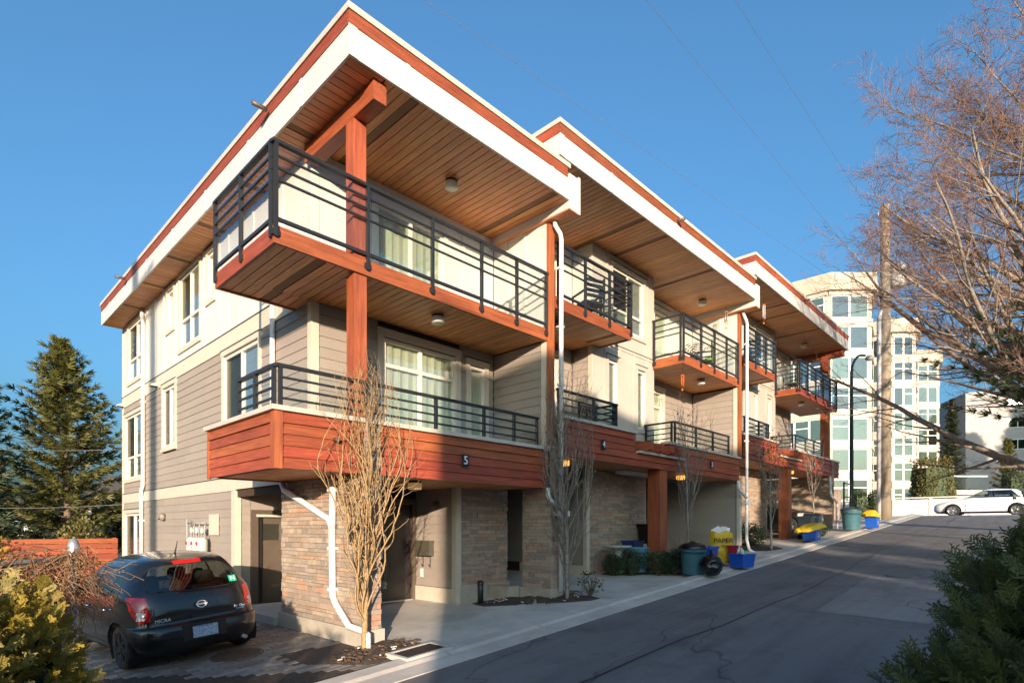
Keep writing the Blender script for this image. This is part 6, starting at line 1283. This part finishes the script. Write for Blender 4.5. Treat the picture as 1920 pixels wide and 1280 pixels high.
# white garden wall with piers, hedges and steps beyond the cross street
zc = gz(46); gwl = thing('garden_wall', 'low white panelled wall along the far side of the cross street', 'wall', (46, 8, zc)); wp_ = mk('white_wall', (.66, .63, .57), .7, .08, 2)
y = -8.0
while y < 17: bx('panel', wp_, gwl, 46.0, 46.12, y, y + 1.9, zc, zc + 1.25); bx('pier', wp_, gwl, 45.96, 46.16, y + 1.9, y + 2.05, zc, zc + 1.32); y += 2.05
bx('coping', wp_, gwl, 45.94, 46.18, -8, 17.5, zc + 1.33, zc + 1.40)
fp = tag(sheet('pavement', M['conc'], 45.0, 47.5, -40, 40, .10), None, None, kind='structure')
M['hedge_gold'] = leafmat('gold_green_hedge', (.05, .055, .012), (.20, .16, .03), .6, .2); M['hedge_green'] = leafmat('dark_hedge', (.012, .026, .010), (.05, .075, .02), .6, .2)
def hedge(label, l, t, w, d, h, mat, seed, n=2600, taper=.25, leaf=.14, z=None, group='clipped hedges beyond the cross street'):
    c = vw(l, t); z = .6 if z is None else z; T = thing('hedge', label, 'hedge', (c.x, c.y, z), group); rg = random.Random(seed); b = MB()
    for _ in range(n):
        u = rv(rg); f = rg.random() ** .8; s = 1 - taper * f ** 2; a = rg.uniform(0, 6.283); q = rg.uniform(.8, 1.02); p = vw(l + w / 2 * s * q * math.copysign(abs(math.cos(a)) ** .6, math.cos(a)), t + d / 2 * s * q * math.copysign(abs(math.sin(a)) ** .6, math.sin(a)), z + h * f)
        if f > .93: p = vw(l + w / 2 * s * rg.uniform(-1, 1), t + d / 2 * s * rg.uniform(-1, 1), z + h * rg.uniform(.93, 1.03))
        dd = (u + Vector((0, 0, .4))).normalized(); leafquad(b, p, dd, perp(dd, rg), leaf * rg.uniform(.7, 1.4), leaf * .3)
    b.build('foliage', M[mat], T); b = MB(); b.tube([vw(l, t, z - .2), vw(l, t, z + h * .9)], [.12, .04], 6); b.build('stem', M['bark_brown'], T); bm_ = MB(); bm_.prism([(vw(l + w * .36 * sx, t + d * .36 * sy).x, vw(l + w * .36 * sx, t + d * .36 * sy).y) for sx, sy in ((-1, -1), (1, -1), (1, 1), (-1, 1))], z, z + h * .85); bm_.build('dense_heart', M['boxleaf'], T, fixn=True); return T
hedge('tall rounded golden hedge before the third apartment bay', 28.6, 39, 2.6, 2, 4.0, 'hedge_gold', 1, 5200); hedge('dark columnar yew left of the railed steps', 36.2, 41.5, 1.2, 1.2, 3.5, 'hedge_green', 2, 1800); hedge('slender golden yew at the right of the dark one', 37.6, 42, .8, .8, 3.2, 'hedge_gold', 3, 1400)
hedge('small round box bush left of its twin behind the white wall', 23.0, 38, .9, .9, 1.7, 'hedge_green', 4, 1000); hedge('small round box bush right of its twin behind the white wall', 24.1, 38, .9, .9, 1.7, 'hedge_green', 5, 1000)
rl = thing('handrail', 'pale metal handrail climbing beside the yews', 'railing', vw(37, 40.5, .8)); b = MB(); b.tube([vw(35.6, 40.5, 1.9), vw(39.3, 40.5, 3.6), vw(39.35, 40.5, .8)], .05, 6); b.build('rail', wf, rl); b = MB(); b.face([vw(35.6, 40.55, .8), vw(39.2, 40.55, .8), vw(39.2, 40.55, 3.4), vw(35.6, 40.55, 1.75)]); b.build('glass_panel', M['bglass'], rl)
tb = thing('terrace', 'low white terrace with a glass balustrade beside the golden hedge', 'terrace', vw(31.5, 41, .6)); 
for nm, mt, a in (('slab', wp_, (30.2, 33.6, 40.5, 44, 2.35, 2.65)), ('wall', gw, (30.4, 33.4, 41.2, 44, .4, 2.35)), ('balustrade', M['bglass'], (30.2, 33.5, 40.52, 40.55, 2.65, 3.6)), ('handrail', wf, (30.2, 33.6, 40.48, 40.58, 3.6, 3.68))):
    o = bpy.data.objects.new(nm, cube_mesh(mt)); c = vw((a[0] + a[1]) / 2, (a[2] + a[3]) / 2, (a[4] + a[5]) / 2); link(o, tb, Matrix.Translation(c) @ Matrix.Rotation(AZ - R(90), 4, 'Z') @ Matrix.Diagonal((a[1] - a[0], a[3] - a[2], a[5] - a[4], 1)))
c = vw(50.5, 66); conifer('conifer', 'narrow dark fir between the cream block and the grey slab', c.x, c.y, 14.5, 2.0, 15, 'needle_dark', .6, .03, 30, 1.3, .1, .6, per=8)
c = vw(38.4, 44.5); conifer('conifer', 'young pale fir before the grey slab at the right', c.x, c.y, 6.6, 1.5, 16, 'needle', .6, .06, 20, 1.3, .05, .4, per=7)
for i, (l, t, h) in enumerate(((72, 40, 22), (77, 42, 20), (67, 38, 19))):  # firs added out of view so that their shade dapples the slab
    c = vw(l, t); conifer('conifer', ('tall', 'broad', 'lower')[i] + ' fir outside the picture that dapples the grey slab with shade', c.x, c.y, h, 6.0, 110 + i, 'needle_dark', .6, .05, 26, 2.2, .1, 1.5, 'firs added out of view to cast shade', 8)
# utility pole with transformer and white riser pipe, street lamp, wires
px_, py_ = 32.75, 6.28; zg = gz(px_); up = thing('utility_pole', 'tall timber utility pole with a grey transformer at the top of the lane', 'pole', (px_, py_, zg)); b = MB(); b.tube([(px_, py_, zg - .3), (px_, py_, zg + 8), (px_, py_, 15.7)], [.27, .235, .19], 18); b.build('shaft', wood, up)
o_ = -RT * .30; b = MB(); b.tube([(px_ + o_.x, py_ + o_.y, zg), (px_ + o_.x, py_ + o_.y, 10.2), (px_ + o_.x * .6, py_ + o_.y * .6, 10.6)], .10, 8); b.build('riser_pipe', mk('grey_pvc', (.48, .48, .50), .5, .06, 5), up)
tc = Vector((px_, py_, 0)) + RT * .62; b = MB(); b.lathe([(.0, 0), (.30, .02), (.36, .08), (.36, .95), (.33, 1.02), (.0, 1.06)], (tc.x, tc.y, 11.7), 20); tf = b.build('transformer', mk('transformer_grey', (.55, .55, .53), .5, .08, 5), up)
for k, dx in enumerate((-.15, .15)): b = MB(); b.lathe([(.05, 0), (.085, .05), (.05, .09), (.085, .14), (.05, .18), (.04, .3)], (tc.x + dx * RT.x, tc.y + dx * RT.y, 12.72), 10); b.build('bushing', mk('bushing_%d' % k, (.4, .38, .36), .4, .1, 5), tf)
b = MB(); b.tube([(px_, py_, 12.3), tuple(tc + Vector((0, 0, 12.3)))], .06, 6); b.build('bracket', M['steel'], up); b = MB(); b.tube([(px_, py_, 15.2), tuple(Vector((px_, py_, 15.2)) - RT * .35), tuple(Vector((px_, py_, 15.45)) - RT * .35)], .03, 6); b.build('insulator_pin', M['steel'], up)
lx, ly = 33.9, 8.0; zl = gz(lx); sl_ = thing('street_lamp', 'green street lamp with a curved arm at the end of the row', 'street lamp', (lx, ly, zl)); grn = mk('dark_green_paint', (.02, .06, .045), .45, .12, 6); b = MB()
pts = [Vector((lx, ly, zl)), Vector((lx, ly, zl + 7.6))] + [Vector((lx, ly, zl + 7.6)) + RT * (.55 * (1 - math.cos(a))) + Vector((0, 0, .95 * math.sin(a))) for a in [R(18 * i) for i in range(1, 7)]]
b.tube(pts, [.11, .075] + [.06] * 6, 10); b.build('pole', grn, sl_); h_ = pts[-1] + RT * .22 - Vector((0, 0, .08)); b = MB(); b.lathe([(.0, .12), (.12, .1), (.2, 0), (.21, -.06), (.13, -.16), (0, -.18)], tuple(h_), 16); b.build('lamp_head', mk('lamp_head_grey', (.35, .35, .34), .5, .1, 5), sl_)
WIRE = mk('weathered_cable', (.16, .16, .17), .6, .1, 5)
def wire(label, a, bq, r=.011, sag=.25, n=24):
    a, bq = Vector(a), Vector(bq); b = MB(); b.tube([a.lerp(bq, i / n) - Vector((0, 0, sag * 4 * (i / n) * (1 - i / n))) for i in range(n + 1)], r, 4); o = b.build('overhead_wire', WIRE); return tag(o, label, 'wire', 'overhead wires')
def rayp(x, y, t): l = (x - 960) / 1075; return FW * t + RT * (l * t) + Vector((0, 0, (989 - y) / 1075 * t))
for lb_, a, bq in (('overhead wire crossing above the roof of the middle homes', rayp(1655, 586, 28), rayp(795, 0, 11)), ('overhead wire crossing the open sky in the middle', rayp(1655, 548, 28), rayp(1213, 0, 13)), ('overhead wire nearest the bare tree', rayp(1652, 430, 28), rayp(1378, 0, 15))):
    wire(lb_, a, bq + (bq - a) * .9, .0045, 0.0)
wire('service wire passing level with the middle of the tall cedar', rayp(-60, 838, 22), (4.9, 20.45, 2.45), .010, .1); wire('lower service wire passing the trunk of the tall cedar', rayp(-60, 950, 22), (4.9, 20.45, .78), .010, .1)
# ------------------------------------------------------------------ left: fence, vines, garden, houses
cf = thing('cedar_fence', 'red horizontal board fence behind the nearest home', 'fence', (3, 20.9, gz(3)))
for i in range(9): z = gz(3) + .05 + i * .155; bx('board', M['cedarx'], cf, 1.6, 4.28, 20.9, 20.925, z, z + .14)
for x in (1.65, 2.9, 4.2): bx('post', M['cedarz'], cf, x - .05, x + .05, 20.926, 21.02, gz(3) - .1, gz(3) + 1.45)
bx('top_board', M['cedarx'], cf, -4, 1.58, 20.9, 20.95, gz(-1) + 1.36, gz(-1) + 1.5)
for i in range(8): z = gz(-1) + .05 + i * .16; bx('board', M['cedarx'], cf, -4, 1.58, 20.905, 20.93, z, z + .145)
# chain-link fence: steel posts, woven wire, green privacy strips, dead vine over it
cl = thing('chain_link_fence', 'chain link fence with green strips smothered in dry vine behind the golden hedge', 'fence', (1.0, 6.7, gz(1))); galv = M['steel']; FY, FX0, FX1 = 6.55, -1.6, 1.0
def ft(x): return gz(x) + 1.62
for i, x in enumerate((1.0, .38, -.5, -1.5)): b = MB(); b.lathe([(.038, 0), (.038, 1.66)] if i == 0 else [(.028, 0), (.028, 1.6)], (x, FY, gz(x)), 12); po = b.build('post', galv, cl); b = MB(); b.lathe([(.046, 1.64), (.05, 1.68), (.048, 1.74), (.028, 1.79), (.0, 1.80)], (x, FY, gz(x)), 12, cap=False); b.build('post_cap', galv, po)
b = MB(); b.tube([(FX0, FY, ft(FX0)), (FX1, FY, ft(FX1))], .022, 8); b.build('top_rail', galv, cl)
wm = MB(); gpm = mk('green_wire', (.02, .16, .11), .5, .2, 20); k = 0; x = FX0 - 1.6
while x < FX1:
    for sg in (1, -1):
        pts = []
        for j in range(33):
            xx = x + (j * .05 if sg > 0 else 1.6 - j * .05); zz = gz(max(xx, FX0)) + j * .05
            if FX0 <= xx <= FX1: pts.append((xx, FY + sg * .004, zz))
        if len(pts) > 1: wm.tube(pts, .0028, 3, 0, True, False)
    x += .05
tag(wm.build('wire_mesh', gpm, cl), None, None, kind='stuff')
sp = MB(); rg = random.Random(9); x = FX0
while x < FX1 - .02:
    if rg.random() < .75: h0 = rg.uniform(.1, .5); sp.box(x, x + .028, FY + .006, FY + .010, gz(x) + h0, ft(x) - rg.uniform(0, .25))
    x += .045
tag(sp.build('privacy_strips', mk('green_strip', (.015, .13, .10), .5, .3, 8), cl), None, None, kind='stuff')
vn = thing('dead_vine', 'tangle of dry brown vine hanging over the chain link fence', 'vine', (.7, 6.5, gz(.7))); M['vine'] = leafmat('dry_vine', (.17, .085, .04), (.42, .25, .13), .8, .2); st = MB(); lv = MB()
for i in range(520):
    x = FX1 + .10 - abs(rg.gauss(0, .55)); x = max(x, -1.2); p = Vector((x + rg.uniform(-.06, .06), FY + rg.uniform(-.12, .1), ft(x) + rg.uniform(-.35, .10))); d = rv(rg); d.z = min(d.z, .15) - .1; d.normalize(); pts = [p.copy()]
    for q in range(9): d = (d + rv(rg) * .35 + Vector((0, 0, -.14))).normalized(); p = p + d * rg.uniform(.03, .075); pts.append(p.copy())
    st.tube(pts, [.0042] * 5 + [.003] * 5, 3, 0, True, False)
    for q in range(2, 10):
        if rg.random() < .5: dd = (rv(rg) + Vector((0, 0, -.5))).normalized(); leafquad(lv, pts[q], dd, perp(dd, rg), rg.uniform(.02, .05), .006)
st.build('stems', M['vine'], vn); lv.build('leaves', M['vine'], vn)
# gardens and houses beyond
c = vw(-22.2, 24); conifer('conifer', 'dark pine cut by the left edge of the picture', c.x, c.y, 9.4, 2.1, 41, 'needle_pine', -2.0, .12, 18, 1.6, .0, .5, per=6)
for i, (l, t, h, w, lb_) in enumerate(((-27.5, 34, 4.6, 2.4, 'dark fir left of the cedar trunk'), (-30.0, 33, 6.2, 2.6, 'dark fir at the far left behind the fence'), (-24.8, 36, 4.2, 2.2, 'dark fir just left of the cedar trunk'), (-22.6, 35, 4.4, 2.0, 'dark fir right of the cedar trunk'), (-20.6, 33, 3.0, 1.6, 'low fir beside the corner of the nearest home'))): c = vw(l, t); conifer('conifer', lb_, c.x, c.y, h, w, 42 + i, 'needle_dark', -2.0, .03, 16, 1.7, .05, .6, per=8)
c = vw(-14.2, 15.4); shrub('sunlit yellow-green bush behind the chain link fence', c.x, c.y, .75, 1.7, 88, 'thuja_gold', 1500, .10, group='garden bushes', z=-1.9); c = vw(-18.4, 24.5); shrub('bright green bush beside the cedar fence', c.x, c.y, .8, 2.2, 89, 'hedge_gold', 1100, .14, group='garden bushes', z=-1.9)
hl = thing('house', 'grey house with a dark roof half hidden by firs at the far left', 'house', vw(-37, 45, -2), 'houses beyond the gardens')
def hbx(nm, mat, par, l0, l1, t0, t1, z0, z1): o = bpy.data.objects.new(nm, cube_mesh(mat)); c = vw((l0 + l1) / 2, (t0 + t1) / 2, (z0 + z1) / 2); return link(o, par, Matrix.Translation(c) @ Matrix.Rotation(AZ - R(90), 4, 'Z') @ Matrix.Diagonal((l1 - l0, t1 - t0, z1 - z0, 1)))
hbx('wall', stucco, hl, -44, -33.5, 44, 51, -2.3, .9); b = MB(); b.face([vw(-44.6, 43.4, .85), vw(-33, 43.4, .85), vw(-34.5, 47.5, 2.5), vw(-43, 47.5, 2.5)]); b.face([vw(-33, 51.6, .85), vw(-44.6, 51.6, .85), vw(-43, 47.5, 2.5), vw(-34.5, 47.5, 2.5)]); b.face([vw(-33, 43.4, .85), vw(-33, 51.6, .85), vw(-34.5, 47.5, 2.5)]); b.build('roof', shingle, hl)
for l in (-41, -38, -35.4): w_ = hbx('window', wf, hl, l - .7, l + .7, 43.94, 43.99, -.6, .6); hbx('pane', gfar, w_, l - .6, l + .6, 43.92, 43.935, -.5, .5)
h2 = thing('house', 'pale cottage glimpsed between the cedar trunk and the nearest home', 'house', vw(-29, 43, -2), 'houses beyond the gardens'); hbx('wall', stucco, h2, -32, -26, 43, 49, -2.3, 2.2); b = MB(); b.face([vw(-32.4, 42.5, 2.1), vw(-25.6, 42.5, 2.1), vw(-25.6, 46, 4.2), vw(-32.4, 46, 4.2)]); b.face([vw(-25.6, 49.5, 2.1), vw(-32.4, 49.5, 2.1), vw(-32.4, 46, 4.2), vw(-25.6, 46, 4.2)]); b.build('roof', shingle, h2)
for l in (-30.5, -28): w_ = hbx('window', wf, h2, l - .6, l + .6, 42.94, 42.99, -.4, 1.0); hbx('pane', gfar, w_, l - .5, l + .5, 42.92, 42.935, -.3, .9)
# right: pine and dry bush by the lane, low dark planter at the end of the row
conifer('pine_tree', 'dark green pine reaching in from the right edge below the bare tree', 20.0, -.8, 6.4, 6.6, 61, 'needle_pine', gz(20), .42, 12, 2.4, .0, .30, None, 9)
shrub('dry brown twiggy bush at the right edge above the evergreen shrub', 12.4, .05, .55, 1.9, 62, 'straw', 900, .09, group='garden bushes')
gt = thing('iron_gate', 'dark iron gate frame at the end of the row', 'gate', (29.5, 7.3, gz(29.5))); 
for a in ((29.3, 29.36, 0, 1.9), (30.5, 30.56, 0, 1.9)): bx('post', M['black'], gt, a[0], a[1], 7.2, 7.26, gz(30) + a[2], gz(30) + a[3])
for z in (.5, 1.2, 1.82): bx('rail', M['black'], gt, 29.36, 30.5, 7.21, 7.25, gz(30) + z, gz(30) + z + .05)
bw = bx('garden_wall', mk('red_brick_wall', (.26, .09, .06), .85, .25, 10), None, 30.7, 33.2, 8.6, 8.9, gz(31) - .1, gz(31) + 1.25); tag(bw, 'low reddish wall at the end of the row', 'wall'); bx('coping', M['conc'], bw, 30.65, 33.25, 8.55, 8.95, gz(31) + 1.25, gz(31) + 1.35)
sp_ = bx('stone_pier', STONES[0], None, 33.0, 33.5, 8.4, 8.95, gz(33) - .1, gz(33) + 1.55); tag(sp_, 'squat stone pier beside the street lamp', 'pier'); bx('cap', M['conc'], sp_, 32.95, 33.55, 8.35, 9.0, gz(33) + 1.55, gz(33) + 1.65)
